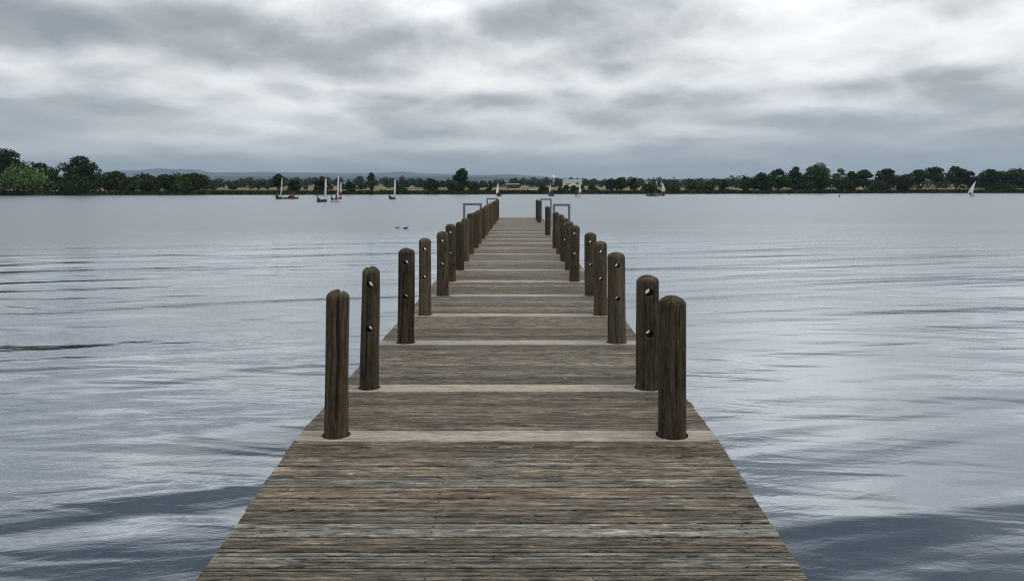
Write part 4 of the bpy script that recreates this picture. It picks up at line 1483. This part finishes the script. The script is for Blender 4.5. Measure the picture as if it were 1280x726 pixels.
# ------------------------------------------------------------------ water birds, buoys, flying bird
def water_bird(px, wl, label, s, face):
    D = water_dist(wl)
    X = (px - HX) / F * D
    t = empty('water_bird', (X, D, WATER), R(face))
    V, Fc = [], []
    st = [(-0.22, 0.008, 0.075), (-0.17, 0.035, 0.06), (-0.08, 0.07, 0.045), (0.02, 0.085, 0.04), (0.10, 0.07, 0.045), (0.145, 0.04, 0.065), (0.165, 0.027, 0.11), (0.165, 0.022, 0.16), (0.17, 0.026, 0.195), (0.2, 0.03, 0.215), (0.235, 0.018, 0.205), (0.285, 0.004, 0.20)]
    mb = MB()
    mb.tube([(x * s, 0, z * s) for x, r, z in st], [r * s for x, r, z in st], 10)
    mb.build('body', M_PLUM, t, True)
    for k in (-1, 1):
        mb = MB()
        mb.ball((-0.04 * s, 0.06 * k * s, 0.075 * s), (0.12 * s, 0.03 * s, 0.045 * s), 10, 6)
        mb.build('wing', M_PLUM2 if label.startswith('paler') else M_PLUM, t, True)
    tag(t, label, 'water bird', 'pair of water birds on the lake')


water_bird(496.5, 285.4, 'paler left one of two water birds swimming left of the jetty', 0.72, 0)
water_bird(507, 286.0, 'darker right one of two water birds swimming left of the jetty', 0.82, 8)


def buoy(px, wl, r, label):
    D = water_dist(wl)
    t = empty('mooring_buoy', ((px - HX) / F * D, D, WATER))
    mb = MB()
    mb.ball((0, 0, r * 0.55), (r, r, r * 0.9), 14, 10)
    mb.build('float', M_BUOY, t, True)
    mb = MB()
    mb.tube([(0, 0, r * 1.4), (0, 0, r * 2.1)], 0.05, 8)
    mb.build('staff', M_STEEL, t)
    tag(t, label, 'buoy')


buoy(1049.3, 246.2, 0.24, 'small round black buoy floating off the right shore')
buoy(986, 243.6, 0.17, 'tiny dark buoy close to the bank below the large dark tree')

mb = MB()
c = P(465, 148.6, 160)
w = 0.42
mb.add([(-w, 0.05, 0.10), (-w * 0.5, -0.06, 0.16), (0, -0.10, 0.03), (w * 0.5, -0.06, 0.15), (w, 0.05, 0.06), (w * 0.5, 0.10, 0.13), (0, 0.14, 0.02), (-w * 0.5, 0.10, 0.14),
        (0, -0.24, 0.02), (0, 0.26, 0.02), (0, 0, -0.05)],
       [(0, 1, 7), (1, 2, 6, 7), (2, 3, 5, 6), (3, 4, 5), (8, 2, 10), (2, 6, 10), (6, 9, 10), (2, 8, 10), (9, 6, 10), (6, 2, 10)])
fb = mb.build('flying_bird', plain('grey_plumage', (0.12, 0.12, 0.13), 0.8))
fb.location = c
tag(fb, 'small grey bird flying against the clouds at upper left', 'bird')

# ------------------------------------------------------------------ haze
mb = MB()
mb.box(-12500, 12500, -420, 12200, WATER - 2.8, 300)
hm = bpy.data.materials.new('thin_haze')
hm.use_nodes = True
nt = hm.node_tree
nt.nodes.clear()
out = nt.nodes.new('ShaderNodeOutputMaterial')
vp = nt.nodes.new('ShaderNodeVolumePrincipled')
vp.inputs['Color'].default_value = (0.56, 0.76, 0.97, 1)
vp.inputs['Density'].default_value = 0.00011
vp.inputs['Anisotropy'].default_value = 0.1
nt.links.new(vp.outputs[0], out.inputs['Volume'])
hz = mb.build('haze', hm)
tag(hz, kind='stuff')

# ------------------------------------------------------------------ sky and sun
SKY_OFF = (5.1, 9.2, 7.7)
SUN_EL, SUN_AZ = 60, 95      # azimuth measured from straight ahead, to the right
world = bpy.data.worlds.new('World')
sc.world = world
world.use_nodes = True
world.cycles.sampling_method = 'MANUAL'
world.cycles.sample_map_resolution = 256
nt = world.node_tree
nt.nodes.clear()
g = G(nt)
out = g.n('ShaderNodeOutputWorld')
bg = g.n('ShaderNodeBackground')
sky = g.n('ShaderNodeTexSky', sky_type='NISHITA')
sky.sun_disc = False
sky.sun_elevation = R(SUN_EL)
sky.sun_rotation = R(SUN_AZ)
d = g.vmath('NORMALIZE', g.coord('Generated'))
s = g.sep(d)
z = g.math('MAXIMUM', s[2], 0.0)
# cloud sheet: rounded heaps that flatten and crowd together towards the horizon
el = g.math('MULTIPLY', g.math('LOGARITHM', g.math('ADD', z, 0.085), math.e), 0.50)
pc = g.comb(s[0], s[1], el)


def heaps(vec, sc_, smooth):
    vo = g.n('ShaderNodeTexVoronoi', feature='SMOOTH_F1' if smooth else 'F1')
    g.put(vo.inputs['Vector'], g.mul(vec, sc_))
    vo.inputs['Scale'].default_value = 1.0
    if smooth:
        vo.inputs['Smoothness'].default_value = smooth
    return vo.outputs['Distance']


def cl(vec):
    """cloud thickness, about 0.5 on average"""
    wn = g.n('ShaderNodeTexNoise')
    g.put(wn.inputs['Vector'], g.mul(vec, (5.0, 5.0, 6.0)))
    wn.inputs['Scale'].default_value = 1.0
    wn.inputs['Detail'].default_value = 6
    wn.inputs['Roughness'].default_value = 0.58
    wv = g.vmath('SUBTRACT', wn.outputs['Color'], (0.5, 0.5, 0.5))
    q = g.vmath('ADD', vec, g.mul(wv, (0.22, 0.22, 0.15)))
    a = g.noise(g.mul(vec, (2.1, 2.1, 2.6)), 1.0, 2, 0.5)
    h1 = g.math('SUBTRACT', 1.0, heaps(q, (4.2, 4.2, 6.5), 0.5))
    h2 = g.math('SUBTRACT', 1.0, heaps(q, (9.0, 9.0, 13.0), 0))
    d1 = g.noise(g.mul(q, (17, 17, 17)), 1.0, 5, 0.58)
    t = g.math('ADD', g.math('MULTIPLY', a, 0.75), g.math('MULTIPLY', h1, 0.48))
    t = g.math('ADD', t, g.math('MULTIPLY', h2, 0.22))
    t = g.math('ADD', t, g.math("MULTIPLY", d1, 0.20))
    return g.math("SUBTRACT", t, 0.375)


p0 = g.vmath('ADD', pc, SKY_OFF)
n0 = cl(p0)
n1 = cl(g.vmath('ADD', p0, (0.015, 0.0, 0.05)))
lit = g.math('SUBTRACT', n0, n1)
v = g.math('ADD', g.math('MULTIPLY', g.math('SUBTRACT', 0.5, n0), 1.05), g.math('MULTIPLY', lit, 1.7))
# thinner, brighter cloud up towards the hidden sun
sd = (math.sin(R(13)) * math.cos(R(26)), math.cos(R(13)) * math.cos(R(26)), math.sin(R(26)))
glow = g.mapr(g.vmath('DOT_PRODUCT', d, sd), 0.84, 1.02, 0, 1, True)
v = g.math('ADD', v, g.math('MULTIPLY', glow, 0.15))
hor = g.mapr(z, 0.0, 0.13, 0, 1, True)
v = g.math('MULTIPLY', v, g.math('ADD', 0.45, g.math('MULTIPLY', hor, 0.55)))
v = g.math('ADD', v, g.mapr(hor, 0, 1, 0.225, 0.385))
cloud = g.ramp(v, [(0.0, (2.1, 2.3, 2.45)), (0.3, (3.2, 3.38, 3.52)), (0.5, (4.7, 4.83, 4.92)), (0.7, (6.3, 6.42, 6.48)), (1.0, (8.0, 8.02, 8.05))])
# brighter overhead; bright and dark bands added below it to shape water reflections
sky_bands = g.math('ADD', g.math('ADD', g.mapr(z, 0.295, 0.47, 1.0, 0.32, True), g.math('MULTIPLY', g.mapr(z, 0.20, 0.29, 0.0, 0.52, True), g.mapr(z, 0.29, 0.37, 1.0, 0.0, True))), g.mapr(z, 0.62, 0.85, 0.0, 1.5, True))
cloud = g.vmath('SCALE', cloud, sky_bands)
colr = g.mix(0.96, sky.outputs[0], cloud)
g.put(bg.inputs[0], colr)
bg.inputs[1].default_value = 0.1
nt.links.new(bg.outputs[0], out.inputs[0])

sun = bpy.data.lights.new('sun', 'SUN')
sun.energy = 0.9
sun.angle = R(32)
sun.color = (1.0, 0.96, 0.9)
so = bpy.data.objects.new('sun', sun)
COL.objects.link(so)
dirv = Vector((math.sin(R(SUN_AZ)) * math.cos(R(SUN_EL)), math.cos(R(SUN_AZ)) * math.cos(R(SUN_EL)), math.sin(R(SUN_EL))))
so.rotation_euler = dirv.to_track_quat('Z', 'Y').to_euler()
so.location = (0, 0, 60)

# ------------------------------------------------------------------ camera
cam = bpy.data.cameras.new('camera')
cam.sensor_width = 36
cam.lens = 36 * F / 1280
cam.shift_x = -(HX - 640) / 1280
cam.shift_y = -(363 - HY) / 1280
cam.clip_start = 0.05
cam.clip_end = 20000
co = bpy.data.objects.new('camera', cam)
co.location = (0, 0, CAM_Z)
co.rotation_euler = (R(90), 0, 0)
COL.objects.link(co)
sc.camera = co

sc.render.engine = 'CYCLES'
sc.cycles.use_denoising = True
sc.cycles.denoiser = 'OPENIMAGEDENOISE'
sc.cycles.denoising_input_passes = 'RGB_ALBEDO_NORMAL'
sc.cycles.denoising_prefilter = 'NONE'      # keeps the grain of the wood
sc.cycles.filter_width = 1.2
sc.cycles.max_bounces = 6
sc.cycles.diffuse_bounces = 3
sc.cycles.glossy_bounces = 3
sc.cycles.volume_bounces = 0
sc.cycles.sample_clamp_indirect = 8
sc.view_settings.view_transform = 'Standard'
sc.view_settings.look = 'None'
sc.view_settings.gamma = 1.0
sc.view_settings.exposure = 0.58
